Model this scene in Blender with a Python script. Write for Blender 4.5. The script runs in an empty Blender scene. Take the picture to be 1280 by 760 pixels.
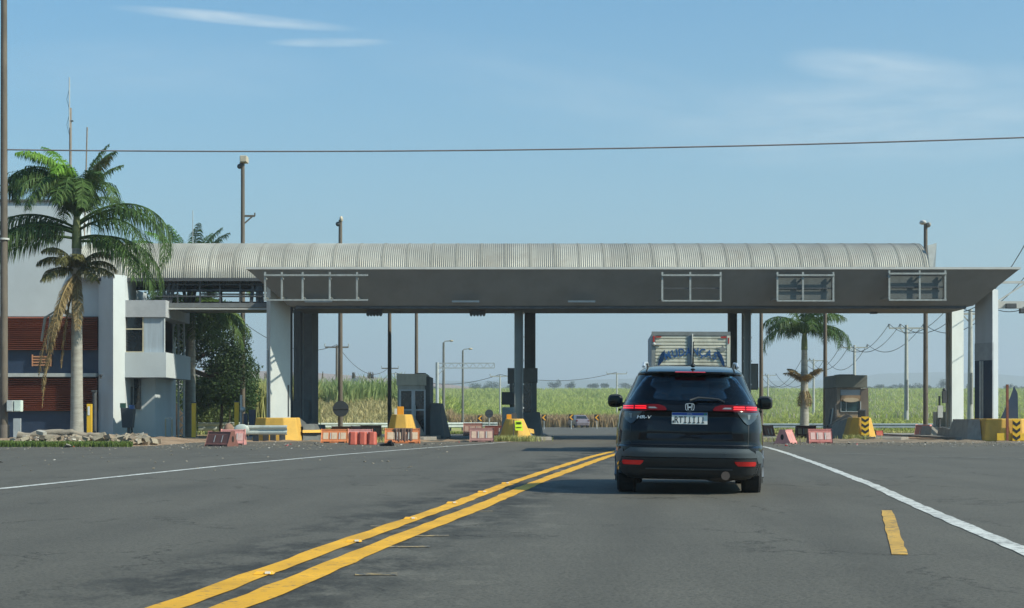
import bpy, bmesh, math, random
import numpy as np
from mathutils import Vector, Matrix, noise as mnoise
R = math.radians
random.seed(7); rng = np.random.default_rng(7)
sc = bpy.context.scene
COL = sc.collection
# ------------------------------------------------------------------ camera
EH = 0.92            # eye above the carriageway plane
cam = bpy.data.cameras.new('camera'); camo = bpy.data.objects.new('camera', cam); COL.objects.link(camo)
camo.location = (0, 0, EH); camo.rotation_euler = (R(90), 0, 0)
cam.sensor_width = 36.0; cam.lens = 36.0*2000/1280; cam.shift_y = 140/1280
cam.clip_start = 0.1; cam.clip_end = 20000
sc.camera = camo
# ------------------------------------------------------------------ light
SD = Vector((1.10, -0.47, 1.0)).normalized()
el = math.asin(SD.z); az = math.atan2(SD.x, SD.y)
w = bpy.data.worlds.new('World'); sc.world = w; w.use_nodes = True
nt = w.node_tree; nt.nodes.clear()
out = nt.nodes.new('ShaderNodeOutputWorld'); bg = nt.nodes.new('ShaderNodeBackground')
sky = nt.nodes.new('ShaderNodeTexSky'); sky.sky_type = 'NISHITA'; sky.sun_disc = False
sky.sun_elevation = el; sky.sun_rotation = az; sky.air_density = 1.25; sky.dust_density = 2.2; sky.ozone_density = 2.6; sky.altitude = 400
tc = nt.nodes.new('ShaderNodeTexCoord'); sep = nt.nodes.new('ShaderNodeSeparateXYZ')
nt.links.new(tc.outputs['Generated'], sep.inputs[0])
def wmath(op, a, b=None, clamp=False):
    n = nt.nodes.new('ShaderNodeMath'); n.operation = op; n.use_clamp = clamp
    for i, v in enumerate((a, b)):
        if v is None: continue
        if isinstance(v, (int, float)): n.inputs[i].default_value = v
        else: nt.links.new(v, n.inputs[i])
    return n.outputs[0]
def wmix(fac, a, b, mode='MIX'):
    n = nt.nodes.new('ShaderNodeMix'); n.data_type = 'RGBA'; n.blend_type = mode
    if isinstance(fac, (int, float)): n.inputs[0].default_value = fac
    else: nt.links.new(fac, n.inputs[0])
    for i, v in ((6, a), (7, b)):
        if isinstance(v, tuple): n.inputs[i].default_value = v
        else: nt.links.new(v, n.inputs[i])
    return n.outputs[2]
tint = wmix(1.0, sky.outputs[0], (0.68, 1.32, 1.56, 1), 'MULTIPLY')
# thin cirrus, laid out on a plane high above (direction / height)
yy = wmath('MAXIMUM', sep.outputs['Y'], 0.05)
px = wmath('DIVIDE', sep.outputs['X'], yy); pz = wmath('DIVIDE', sep.outputs['Z'], yy)
def cloud(cx, cz, sx, sz, tilt, strength, seed):
    dx = wmath('SUBTRACT', px, cx); dz = wmath('SUBTRACT', pz, cz)
    dz = wmath('ADD', dz, wmath('MULTIPLY', dx, tilt))
    cmb = nt.nodes.new('ShaderNodeCombineXYZ')
    nt.links.new(wmath('MULTIPLY', px, 14.0), cmb.inputs[0]); nt.links.new(wmath('MULTIPLY', dz, 90.0), cmb.inputs[1]); cmb.inputs[2].default_value = seed
    nz = nt.nodes.new('ShaderNodeTexNoise'); nz.inputs['Scale'].default_value = 1.0; nz.inputs['Detail'].default_value = 6; nz.inputs['Roughness'].default_value = .6
    nt.links.new(cmb.outputs[0], nz.inputs['Vector'])
    ex = wmath('POWER', wmath('ABSOLUTE', wmath('DIVIDE', dx, sx)), 2.0); ez = wmath('POWER', wmath('ABSOLUTE', wmath('DIVIDE', dz, sz)), 2.0)
    f = wmath('SUBTRACT', 1.0, wmath('ADD', ex, ez), True)
    n2 = wmath('MULTIPLY', wmath('SUBTRACT', nz.outputs[0], 0.25, True), 2.0)
    return wmath('MULTIPLY', wmath('MULTIPLY', f, n2), strength, True)
def cp(u, v): return (u-640)/2000, (520-v)/2000
cl = None
for (u, v, su, sv, ti, st, sd) in [(295, 23, 160, 9, .09, .85, 1), (412, 53, 85, 7, .0, .7, 5), (1120, 90, 150, 30, .10, .62, 9), (1120, 145, 360, 70, -.05, .45, 13),
                                   (800, 130, 400, 60, .2, .16, 17), (180, 90, 260, 50, .0, .15, 21)]:
    a, b = cp(u, v)
    c = cloud(a, b, su/2000, sv/2000, ti, st, sd)
    cl = c if cl is None else wmath('MAXIMUM', cl, c)
# pale dusty band low over the horizon
hz = wmath('POWER', wmath('SUBTRACT', 1.0, wmath('MULTIPLY', wmath('ABSOLUTE', sep.outputs['Z']), 3.0), True), 1.25)
skyc = wmix(wmath('MULTIPLY', hz, 0.80), tint, (4.3, 5.75, 6.6, 1))
skyc = wmix(cl, skyc, (7.4, 8.6, 9.2, 1))
nt.links.new(skyc, bg.inputs[0]); bg.inputs[1].default_value = 0.084
nt.links.new(bg.outputs[0], out.inputs[0])
sun = bpy.data.lights.new('sun', 'SUN'); sun.energy = 4.9; sun.angle = R(0.5); sun.color = (1.0, 0.94, 0.77)
suno = bpy.data.objects.new('sun', sun); COL.objects.link(suno); suno.rotation_euler = SD.to_track_quat('Z', 'Y').to_euler(); suno.location = (20, -10, 30)
sc.view_settings.view_transform = 'Standard'; sc.view_settings.look = 'None'; sc.view_settings.exposure = 0.26; sc.view_settings.gamma = 1.0
sc.view_settings.use_curve_mapping = False
sc.cycles.volume_bounces = 0; sc.cycles.max_bounces = 8

# ------------------------------------------------------------------ helpers
F = 2000.0
def at(u, v, Y): return Vector(((u-640)*Y/F, Y, EH+(520-v)*Y/F))
def XU(u, Y): return (u-640)*Y/F
def ZV(v, Y): return EH+(520-v)*Y/F
def gY(v): return EH*F/(v-520)
def G(u, v): Y = gY(v); return ((u-640)*Y/F, Y)

class MB:
    def __init__(s): s.v = []; s.f = []; s.smooth = []
    def add(s, vs, fs, sm=False):
        b = len(s.v); s.v += [tuple(p) for p in vs]
        for f in fs: s.f.append(tuple(i+b for i in f)); s.smooth.append(sm)
        return s
    def box(s, x0, x1, y0, y1, z0, z1):
        if x0 > x1: x0, x1 = x1, x0
        if y0 > y1: y0, y1 = y1, y0
        if z0 > z1: z0, z1 = z1, z0
        return s.add([(x0,y0,z0),(x1,y0,z0),(x1,y1,z0),(x0,y1,z0),(x0,y0,z1),(x1,y0,z1),(x1,y1,z1),(x0,y1,z1)],
                     [(0,3,2,1),(4,5,6,7),(0,1,5,4),(1,2,6,5),(2,3,7,6),(3,0,4,7)])
    def prism(s, poly, z0, z1, top=None):
        n = len(poly); top = top or poly
        vs = [(x,y,z0) for x,y in poly]+[(x,y,z1) for x,y in top]
        fs = [tuple(reversed(range(n))), tuple(range(n,2*n))]+[(i,(i+1)%n,n+(i+1)%n,n+i) for i in range(n)]
        return s.add(vs, fs)
    def extr(s, prof, a, b):                      # profile [(d,z)] swept from point a to b (horizontal), d to the right-hand side
        a = Vector(a); b = Vector(b); d = (b-a).normalized(); nrm = Vector((d.y,-d.x,0)); n = len(prof)
        vs = [tuple(a+nrm*p+Vector((0,0,q))) for p,q in prof]+[tuple(b+nrm*p+Vector((0,0,q))) for p,q in prof]
        return s.add(vs, [tuple(range(n)), tuple(reversed(range(n,2*n)))]+[(i,n+i,n+(i+1)%n,(i+1)%n) for i in range(n)])
    def tube(s, pts, rad, n=8, caps=True, sm=True):
        pts = [Vector(p) for p in pts]; m = len(pts)
        if isinstance(rad, (int,float)): rad = [rad]*m
        vs = []; up = None
        for i, p in enumerate(pts):
            t = (pts[min(i+1,m-1)]-pts[max(i-1,0)]).normalized()
            if up is None:
                up = Vector((0,0,1)) if abs(t.z) < .9 else Vector((1,0,0))
            a = up.cross(t); a = a.normalized() if a.length > 1e-6 else Vector((1,0,0)).cross(t).normalized()
            b = t.cross(a); up = b
            for k in range(n):
                an = 2*math.pi*k/n; vs.append(tuple(p+(a*math.cos(an)+b*math.sin(an))*rad[i]))
        fs = [(i*n+k, i*n+(k+1)%n, (i+1)*n+(k+1)%n, (i+1)*n+k) for i in range(m-1) for k in range(n)]
        s.add(vs, fs, sm)
        if caps: s.add([vs[k] for k in range(n)], [tuple(reversed(range(n)))]); s.add(vs[-n:], [tuple(range(n))])
        return s
    def bar(s, a, b, w, h=None):                  # square bar
        h = h or w; a = Vector(a); b = Vector(b); t = (b-a).normalized()
        u = Vector((0,0,1)) if abs(t.z) < .9 else Vector((0,1,0))
        x = t.cross(u).normalized(); y = x.cross(t)
        vs = [tuple(p+x*i*w/2+y*j*h/2) for p in (a,b) for i,j in ((-1,-1),(1,-1),(1,1),(-1,1))]
        return s.add(vs, [(0,1,2,3),(7,6,5,4),(0,4,5,1),(1,5,6,2),(2,6,7,3),(3,7,4,0)])
    def grid(s, fn, nu, nv, sm=True):
        vs = [fn(i/nu, j/nv) for j in range(nv+1) for i in range(nu+1)]
        return s.add(vs, [(j*(nu+1)+i, j*(nu+1)+i+1, (j+1)*(nu+1)+i+1, (j+1)*(nu+1)+i) for j in range(nv) for i in range(nu)], sm)
    def sphere(s, c, r, nu=12, nv=8):
        if isinstance(r,(int,float)): r = (r,r,r)
        return s.grid(lambda a,b: (c[0]+r[0]*math.cos(2*math.pi*a)*math.sin(math.pi*b), c[1]+r[1]*math.sin(2*math.pi*a)*math.sin(math.pi*b), c[2]-r[2]*math.cos(math.pi*b)), nu, nv)
    def cyl(s, c, r, axis, length, n=24, r2=None):
        c = Vector(c); ax = {'x':Vector((1,0,0)),'y':Vector((0,1,0)),'z':Vector((0,0,1))}[axis]
        return s.tube([c-ax*length/2, c+ax*length/2], [r, r2 or r], n)
    def build(s, name, mat, parent=None, bevel=0, smooth_angle=None):
        off = Vector((0,0,0)); p = parent
        while p is not None: off = off+p.location; p = p.parent
        me = bpy.data.meshes.new(name)
        v = [(a-off.x, b-off.y, c-off.z) for a,b,c in s.v]
        me.from_pydata(v, [], s.f); me.polygons.foreach_set('use_smooth', s.smooth if smooth_angle is None else [True]*len(s.f))
        me.materials.append(mat); me.update()
        if smooth_angle: me.set_sharp_from_angle(angle=R(smooth_angle))
        o = bpy.data.objects.new(name, me); COL.objects.link(o); o.parent = parent
        if bevel:
            b = o.modifiers.new('bevel','BEVEL'); b.width = bevel; b.segments = 2; b.limit_method = 'ANGLE'; b.angle_limit = R(35)
        return o
def tag(o, label, cat, group=None, kind=None):
    o['label'] = label; o['category'] = cat
    if group: o['group'] = group
    if kind: o['kind'] = kind
    return o
def struct(o): o['kind'] = 'structure'; return o
def thing(name, label, cat, loc=(0,0,0), group=None):
    o = bpy.data.objects.new(name, None); COL.objects.link(o); o.location = loc; o.empty_display_size = .2
    return tag(o, label, cat, group)
def copy_tree(o, parent=None):
    c = o.copy(); COL.objects.link(c); c.parent = parent
    for ch in o.children: copy_tree(ch, c)
    return c
def np_mesh(name, verts, quads, mat, nper=4):
    me = bpy.data.meshes.new(name); nv = len(verts); nf = len(quads)
    me.vertices.add(nv); me.vertices.foreach_set('co', np.asarray(verts, dtype=np.float32).ravel())
    me.loops.add(nf*nper); me.loops.foreach_set('vertex_index', np.asarray(quads, dtype=np.int32).ravel())
    me.polygons.add(nf); me.polygons.foreach_set('loop_start', np.arange(nf, dtype=np.int32)*nper)
    me.materials.append(mat); me.update(calc_edges=True); me.validate()
    o = bpy.data.objects.new(name, me); COL.objects.link(o); return o

# ------------------------------------------------------------------ materials
MATS = {}
def mat(name, col, rough=.7, metal=0, var=.15, scale=3.0, bump=0, bscale=40, col2=None, dirt=0, dirtcol=(.12,.09,.06), coat=0, emit=None, stretch=(1,1,1), island=0, transl=0, spec=None):
    if name in MATS: return MATS[name]
    m = bpy.data.materials.new(name); m.use_nodes = True; MATS[name] = m
    n = m.node_tree.nodes; l = m.node_tree.links; b = n['Principled BSDF']
    b.inputs['Roughness'].default_value = rough; b.inputs['Metallic'].default_value = metal
    if coat: b.inputs['Coat Weight'].default_value = coat; b.inputs['Coat Roughness'].default_value = .04
    if spec is not None: b.inputs['Specular IOR Level'].default_value = spec
    tc = n.new('ShaderNodeTexCoord'); mp = n.new('ShaderNodeMapping'); mp.inputs['Scale'].default_value = stretch
    l.new(tc.outputs['Object'], mp.inputs[0])
    nz = n.new('ShaderNodeTexNoise'); nz.inputs['Scale'].default_value = scale; nz.inputs['Detail'].default_value = 7; nz.inputs['Roughness'].default_value = .62
    l.new(mp.outputs[0], nz.inputs['Vector'])
    rp = n.new('ShaderNodeValToRGB'); rp.color_ramp.elements[0].position = .32; rp.color_ramp.elements[1].position = .68
    c1 = tuple(c*(1-var) for c in col); c2 = col2 or tuple(min(1,c*(1+var)) for c in col)
    rp.color_ramp.elements[0].color = (*c1,1); rp.color_ramp.elements[1].color = (*c2,1)
    l.new(nz.outputs[0], rp.inputs[0]); co = rp.outputs[0]
    if dirt:
        n2 = n.new('ShaderNodeTexNoise'); n2.inputs['Scale'].default_value = scale*.6; n2.inputs['Detail'].default_value = 9; n2.inputs['Roughness'].default_value = .7
        mp2 = n.new('ShaderNodeMapping'); mp2.inputs['Scale'].default_value = (2.2,2.2,.5); mp2.inputs['Location'].default_value = (5,3,1)
        l.new(tc.outputs['Object'], mp2.inputs[0]); l.new(mp2.outputs[0], n2.inputs['Vector'])
        r2 = n.new('ShaderNodeValToRGB'); r2.color_ramp.elements[0].position = .5; r2.color_ramp.elements[1].position = .72
        r2.color_ramp.elements[1].color = (dirt,dirt,dirt,1); l.new(n2.outputs[0], r2.inputs[0])
        mx = n.new('ShaderNodeMix'); mx.data_type = 'RGBA'; l.new(r2.outputs[0], mx.inputs[0]); l.new(co, mx.inputs[6]); mx.inputs[7].default_value = (*dirtcol,1)
        co = mx.outputs[2]
    if island:
        g = n.new('ShaderNodeNewGeometry'); mr = n.new('ShaderNodeMapRange'); mr.inputs[3].default_value = 1-island; mr.inputs[4].default_value = 1+island
        l.new(g.outputs['Random Per Island'], mr.inputs[0])
        mx = n.new('ShaderNodeVectorMath'); mx.operation = 'SCALE'; l.new(co, mx.inputs[0]); l.new(mr.outputs[0], mx.inputs['Scale']); co = mx.outputs[0]
    l.new(co, b.inputs['Base Color'])
    if bump:
        n3 = n.new('ShaderNodeTexNoise'); n3.inputs['Scale'].default_value = bscale; n3.inputs['Detail'].default_value = 6; l.new(tc.outputs['Object'], n3.inputs['Vector'])
        bp = n.new('ShaderNodeBump'); bp.inputs['Strength'].default_value = bump; bp.inputs['Distance'].default_value = .02
        l.new(n3.outputs[0], bp.inputs['Height']); l.new(bp.outputs[0], b.inputs['Normal'])
    if emit:
        b.inputs['Emission Color'].default_value = (*emit[:3],1); b.inputs['Emission Strength'].default_value = emit[3]
    if transl:
        tr = n.new('ShaderNodeBsdfTranslucent'); l.new(co, tr.inputs[0]); ms = n.new('ShaderNodeMixShader'); ms.inputs[0].default_value = transl
        l.new(b.outputs[0], ms.inputs[1]); l.new(tr.outputs[0], ms.inputs[2]); l.new(ms.outputs[0], n['Material Output'].inputs[0])
    return m

def asphalt_mat():
    m = bpy.data.materials.new('asphalt'); m.use_nodes = True; n = m.node_tree.nodes; l = m.node_tree.links; b = n['Principled BSDF']
    tc = n.new('ShaderNodeTexCoord')
    def noise(scale, st=(1,1,1), rot=0, det=6, ro=.6, loc=(0,0,0)):
        mp = n.new('ShaderNodeMapping'); mp.inputs['Scale'].default_value = st; mp.inputs['Rotation'].default_value = (0,0,rot); mp.inputs['Location'].default_value = loc
        l.new(tc.outputs['Object'], mp.inputs[0]); z = n.new('ShaderNodeTexNoise'); z.inputs['Scale'].default_value = scale
        z.inputs['Detail'].default_value = det; z.inputs['Roughness'].default_value = ro; l.new(mp.outputs[0], z.inputs['Vector']); return z.outputs[0]
    def M(op, a, c=None, clamp=False):
        x = n.new('ShaderNodeMath'); x.operation = op; x.use_clamp = clamp
        for i, v in enumerate((a,c)):
            if v is None: continue
            if isinstance(v,(int,float)): x.inputs[i].default_value = v
            else: l.new(v, x.inputs[i])
        return x.outputs[0]
    def ss(v, a, c):
        x = n.new('ShaderNodeMapRange'); x.interpolation_type = 'SMOOTHSTEP'; l.new(v, x.inputs[0]); x.inputs[1].default_value = a; x.inputs[2].default_value = c; return x.outputs[0]
    sp = n.new('ShaderNodeSeparateXYZ'); l.new(tc.outputs['Object'], sp.inputs[0]); X, Y = sp.outputs[0], sp.outputs[1]
    yaw = R(6.8)
    fine = noise(85, det=5, ro=.75); med = noise(5, det=8, ro=.7); big = noise(.35, det=5); streak = noise(1.3, (1,.07,1), yaw, 7, .65)
    cross = noise(.9, (.15,1,1), 0, 6, .6, (9,2,0))
    v = M('ADD', M('MULTIPLY', fine, 1.25), M('MULTIPLY', med, .24)); v = M('ADD', v, M('MULTIPLY', big, .32)); v = M('ADD', v, M('MULTIPLY', streak, .40)); v = M('ADD', v, M('MULTIPLY', cross, .10))
    v = M('ADD', M('MULTIPLY', M('SUBTRACT', v, 1.155), 1.30), .98)           # about 0.6..1.3
    # coarse stones
    vo = n.new('ShaderNodeTexVoronoi'); vo.inputs['Scale'].default_value = 30; l.new(tc.outputs['Object'], vo.inputs['Vector'])
    st = M('MULTIPLY', ss(vo.outputs['Distance'], .02, .5), .65); v = M('MULTIPLY', v, M('ADD', st, .68))
    # bitumen stains along the double line: distance to the line
    dl = M('SUBTRACT', X, M('ADD', M('MULTIPLY', Y, .118), -2.45))
    wob = M('MULTIPLY', M('SUBTRACT', noise(.6, det=7, ro=.7), .5), 2.0)
    da = M('ABSOLUTE', M('ADD', dl, wob)); stain = M('SUBTRACT', 1.0, ss(da, .35, 1.3)); stain = M('MULTIPLY', stain, ss(noise(1.6, (1,.5,1), yaw, 8, .75), .42, .58))
    v = M('MULTIPLY', v, M('SUBTRACT', 1.0, M('MULTIPLY', stain, .60)))
    pale = M('MULTIPLY', M('SUBTRACT', 1.0, ss(M('ABSOLUTE', M('SUBTRACT', dl, .75)), .25, .95)), ss(noise(2.3, (1,.6,1), yaw, 9, .75, (4,4,0)), .52, .60)); v = M('MULTIPLY', v, M('ADD', 1.0, M('MULTIPLY', pale, .28)))
    # cracks
    v2 = n.new('ShaderNodeTexVoronoi'); v2.feature = 'DISTANCE_TO_EDGE'; v2.inputs['Scale'].default_value = .75
    mpv = n.new('ShaderNodeMapping'); mpv.inputs['Scale'].default_value = (1,.45,1); l.new(tc.outputs['Object'], mpv.inputs[0])
    wv = n.new('ShaderNodeVectorMath'); wv.operation = 'ADD'; nv = n.new('ShaderNodeTexNoise'); nv.inputs['Scale'].default_value = 2.2; nv.inputs['Detail'].default_value = 8; nv.inputs['Roughness'].default_value = .7
    l.new(tc.outputs['Object'], nv.inputs['Vector']); sv = n.new('ShaderNodeVectorMath'); sv.operation = 'SCALE'; sv.inputs['Scale'].default_value = .9; l.new(nv.outputs['Color'], sv.inputs[0])
    l.new(mpv.outputs[0], wv.inputs[0]); l.new(sv.outputs[0], wv.inputs[1]); l.new(wv.outputs[0], v2.inputs['Vector'])
    ck = M('SUBTRACT', 1.0, ss(v2.outputs['Distance'], .002, .011)); ck = M('MULTIPLY', ck, ss(noise(.45, det=3, loc=(3,7,0)), .48, .60))
    v = M('MULTIPLY', v, M('SUBTRACT', 1.0, M('MULTIPLY', ck, .55)))
    # tyre polish and long dark wheel tracks (aligned with the lane)
    lane = M('SUBTRACT', X, M('MULTIPLY', Y, .118))
    for c0, wd, am in ((-.55,.35,-.10),(1.05,.35,-.10),(-4.7,.5,-.10),(-6.6,.5,-.08)):
        t = M('SUBTRACT', 1.0, ss(M('ABSOLUTE', M('SUBTRACT', lane, c0)), .05, wd)); v = M('MULTIPLY', v, M('ADD', 1.0, M('MULTIPLY', t, am)))
    cmb = n.new('ShaderNodeVectorMath'); cmb.operation = 'SCALE'; cmb.inputs[0].default_value = (.074,.069,.056); l.new(v, cmb.inputs['Scale'])
    # dusty edges towards the plaza verge
    dust = M('MULTIPLY', ss(Y, 44, 58), ss(noise(.9, det=8, ro=.7, loc=(1,1,0)), .40, .62)); far = M('SUBTRACT', 1.0, ss(Y, 62, 75)); dust = M('MULTIPLY', dust, M('MULTIPLY', far, .45))
    mx = n.new('ShaderNodeMix'); mx.data_type = 'RGBA'; l.new(dust, mx.inputs[0]); l.new(cmb.outputs[0], mx.inputs[6]); mx.inputs[7].default_value = (.19,.15,.105,1)
    l.new(mx.outputs[2], b.inputs['Base Color']); b.inputs['Roughness'].default_value = .78; b.inputs['Specular IOR Level'].default_value = .35
    bp = n.new('ShaderNodeBump'); bp.inputs['Strength'].default_value = .55; bp.inputs['Distance'].default_value = .008
    hh = M('ADD', M('MULTIPLY', vo.outputs['Distance'], .6), M('SUBTRACT', M('MULTIPLY', fine, .8), M('MULTIPLY', ck, 1.5))); l.new(hh, bp.inputs['Height']); l.new(bp.outputs[0], b.inputs['Normal'])
    return m

def paint_mat(name, col, wear=.5, scale=9):       # worn road paint: chips through to the asphalt
    m = bpy.data.materials.new(name); m.use_nodes = True; n = m.node_tree.nodes; l = m.node_tree.links; b = n['Principled BSDF']
    tc = n.new('ShaderNodeTexCoord'); z = n.new('ShaderNodeTexNoise'); z.inputs['Scale'].default_value = scale; z.inputs['Detail'].default_value = 10; z.inputs['Roughness'].default_value = .78
    l.new(tc.outputs['Object'], z.inputs['Vector']); r = n.new('ShaderNodeValToRGB'); r.color_ramp.elements[0].position = wear-.06; r.color_ramp.elements[1].position = wear+.05
    l.new(z.outputs[0], r.inputs[0])
    z2 = n.new('ShaderNodeTexNoise'); z2.inputs['Scale'].default_value = 1.7; z2.inputs['Detail'].default_value = 6; l.new(tc.outputs['Object'], z2.inputs['Vector'])
    r2 = n.new('ShaderNodeValToRGB'); r2.color_ramp.elements[0].position = .3; r2.color_ramp.elements[1].position = .7
    r2.color_ramp.elements[0].color = (*[c*.68 for c in col],1); r2.color_ramp.elements[1].color = (*col,1); l.new(z2.outputs[0], r2.inputs[0])
    mx = n.new('ShaderNodeMix'); mx.data_type = 'RGBA'; l.new(r.outputs[0], mx.inputs[0]); mx.inputs[6].default_value = (.07,.072,.068,1); l.new(r2.outputs[0], mx.inputs[7])
    l.new(mx.outputs[2], b.inputs['Base Color']); b.inputs['Roughness'].default_value = .7
    return m

def terrain_mat():
    m = bpy.data.materials.new('terrain'); m.use_nodes = True; n = m.node_tree.nodes; l = m.node_tree.links; b = n['Principled BSDF']
    tc = n.new('ShaderNodeTexCoord'); sp = n.new('ShaderNodeSeparateXYZ'); l.new(tc.outputs['Object'], sp.inputs[0])
    def nz(s, d=8, r=.65):
        z = n.new('ShaderNodeTexNoise'); z.inputs['Scale'].default_value = s; z.inputs['Detail'].default_value = d; z.inputs['Roughness'].default_value = r; l.new(tc.outputs['Object'], z.inputs['Vector']); return z.outputs[0]
    def ramp(v, st):
        r = n.new('ShaderNodeValToRGB'); e = r.color_ramp.elements; e[0].position, e[0].color = st[0][0], (*st[0][1],1); e[1].position, e[1].color = st[-1][0], (*st[-1][1],1)
        for p, c in st[1:-1]: q = e.new(p); q.color = (*c,1)
        l.new(v, r.inputs[0]); return r.outputs[0]
    def ss(v, a, c):
        x = n.new('ShaderNodeMapRange'); x.interpolation_type = 'SMOOTHSTEP'; l.new(v, x.inputs[0]); x.inputs[1].default_value = a; x.inputs[2].default_value = c; return x.outputs[0]
    def mix(f, a, c):
        x = n.new('ShaderNodeMix'); x.data_type = 'RGBA'; l.new(f, x.inputs[0]); l.new(a, x.inputs[6]); l.new(c, x.inputs[7]); return x.outputs[2]
    dirt = ramp(nz(1.4), [(.3,(.13,.085,.05)),(.5,(.24,.165,.10)),(.7,(.34,.26,.17))])
    grass = ramp(nz(.8), [(.3,(.16,.18,.05)),(.5,(.32,.29,.12)),(.7,(.42,.36,.18))])
    field = ramp(nz(.05), [(.3,(.20,.26,.07)),(.7,(.28,.33,.12))])
    c = mix(ss(sp.outputs[1], 70, 84), dirt, grass); c = mix(ss(sp.outputs[1], 150, 200), c, field)
    farm = ramp(nz(.004), [(.3,(.20,.15,.11)),(.7,(.26,.20,.15))]); c = mix(ss(sp.outputs[1], 650, 900), c, farm)
    l.new(c, b.inputs['Base Color']); b.inputs['Roughness'].default_value = .95; b.inputs['Specular IOR Level'].default_value = .1
    bp = n.new('ShaderNodeBump'); bp.inputs['Strength'].default_value = .8; bp.inputs['Distance'].default_value = .06; l.new(nz(9), bp.inputs['Height']); l.new(bp.outputs[0], b.inputs['Normal'])
    return m

def sst(x, a, b):
    t = max(0, min(1, (x-a)/(b-a))); return t*t*(3-2*t)
def zt(X, Y):
    z = -0.45*sst(Y, 76, 120)
    if Y > 150:
        edge = 185
        ridge = EH+.0150*min(Y, 1050)
        z = z*(1-sst(Y,edge,560))+ridge*sst(Y, edge-20, 600)*(1.0)
        if Y > 1050: z += (Y-1050)*.002
    k = (1-sst(X, -9.5, -6.5))*(1-sst(Y, 240, 400))
    z += k*2.3*sst(Y, 96, 132)
    return z

A = asphalt_mat(); T = terrain_mat()
YELLOW = paint_mat('yellow_paint', (.78,.40,.012), .40, 15); WORN = paint_mat('worn_yellow', (.46,.32,.12), .53, 9); WHITE = paint_mat('white_paint', (.62,.62,.58), .44, 10)
FWHITE = paint_mat('faded_white', (.42,.42,.38), .53, 14); FYEL = paint_mat('faded_yellow', (.62,.36,.06), .44, 12)
rows = [-60,-30,-10,0,5,10,20,30,40,50,60,70,76,80,85,90,95,100,105,110,115,120,126,132,140,150,160,172,185,200,220,240,260,290,320,360,400,450,500,550,600,700,850,1050,1500,2500,4400]
def terrain():
    xs = sorted(set([-6000,-2500,-1000,-500,-250,-160,-100,-70,-50,-40,-30,-25,-20,-16,-13,-11,-9.5,-8.7,-8,-7.2,-6.5,-5,0,5,10,15,20,25,30,40,50,70,100,160,250,500,1000,2500,6000]))
    mb = MB(); vs = [(x, y, zt(x,y)) for y in rows for x in xs]; nx = len(xs)
    mb.add(vs, [(j*nx+i, j*nx+i+1, (j+1)*nx+i+1, (j+1)*nx+i) for j in range(len(rows)-1) for i in range(nx-1)], True)
    struct(mb.build('ground', T))
terrain()
def sheet(name, edge, m, dz):                     # edge: [(y, xl, xr)] rows; follows the same rows as the ground
    mb = MB(); ys = sorted(set([e[0] for e in edge]+[r for r in rows if edge[0][0] < r < edge[-1][0]]))
    L = [np.interp(y, [e[0] for e in edge], [e[1] for e in edge]) for y in ys]; Rr = [np.interp(y, [e[0] for e in edge], [e[2] for e in edge]) for y in ys]
    nx = 10; vs = []
    def zrow(y):
        i = max(j for j in range(len(rows)) if rows[j] <= y); i = min(i, len(rows)-2); t = (y-rows[i])/(rows[i+1]-rows[i])
        return zt(0, rows[i])*(1-t)+zt(0, rows[i+1])*t
    for k, y in enumerate(ys):
        for i in range(nx+1): vs.append((L[k]+(Rr[k]-L[k])*i/nx, y, zrow(y)+dz))
    mb.add(vs, [(j*(nx+1)+i, j*(nx+1)+i+1, (j+1)*(nx+1)+i+1, (j+1)*(nx+1)+i) for j in range(len(ys)-1) for i in range(nx)])
    return struct(mb.build(name, m))
# carriageway in front of the plaza, then the lanes through it and the road beyond
sheet('road', [(-40,-22,22),(30,-22,24),(44,-21.5,26),(48.5,-20,27),(51,-17,27),(54,-12,27),(56,-9,27),(57.5,-8.2,27)], A, .012)
sheet('road_between_islands', [(57.5,-8.0,6.6),(80,-7.0,7.4),(100,-5.2,9),(130,1.5,12),(172,4,20)], A, .012)
# exit road bending off to the left beyond the booths
sheet('road_bend', [(150,-2,34),(160,-2,34),(175,-2,38),(188,0,42)], A, .02)

# ---- painted lines, traced in ground coordinates
def line(name, pts, wd, m, z=.017, jit=.012):
    mb = MB(); P = []
    for a, b in zip(pts[:-1], pts[1:]):
        n = max(2, int((Vector(b)-Vector(a)).length/.35))
        for i in range(n): P.append(Vector(a).lerp(Vector(b), i/n))
    P.append(Vector(pts[-1])); vs = []
    for i, p in enumerate(P):
        t = (P[min(i+1,len(P)-1)]-P[max(i-1,0)]).normalized(); q = Vector((t.y,-t.x))
        w1 = wd/2+random.uniform(-jit,jit); w2 = wd/2+random.uniform(-jit,jit)
        vs += [(p.x-q.x*w1, p.y-q.y*w1, z), (p.x+q.x*w2, p.y+q.y*w2, z)]
    mb.add(vs, [(2*i, 2*i+1, 2*i+3, 2*i+2) for i in range(len(P)-1)])
    return struct(mb.build(name, m))
yl = [(-2.6,0),(-2.02,5),(-1.62,7.67),(-1.23,11.2),(-.62,16.2),(.0,21.8),(.78,28),(1.75,35.5),(2.75,42),(4.4,54)]
line('yellow_line', yl, .165, YELLOW, jit=.014)
line('yellow_line_right', [(x+.30+.002*y, y+.1) for x,y in yl], .185, YELLOW, jit=.014)
line('white_edge_line', [(2.0,0),(2.75,5),(3.44,10.76),(4.05,15.8),(4.73,21.0),(5.75,30),(6.8,40),(7.35,46),(7.55,50)], .15, WHITE)
line('white_lane_line', [(-9.2,5),(-7.6,12),(-6.37,19.9),(-5.75,25),(-5.13,30.2),(-3.9,38),(-2.3,46),(-.9,52),(-.1,56)], .15, WHITE, jit=.006)
line('yellow_stub_line', [(2.53,10.45),(3.59,15.33)], .105, FYEL, jit=.006)
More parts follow.
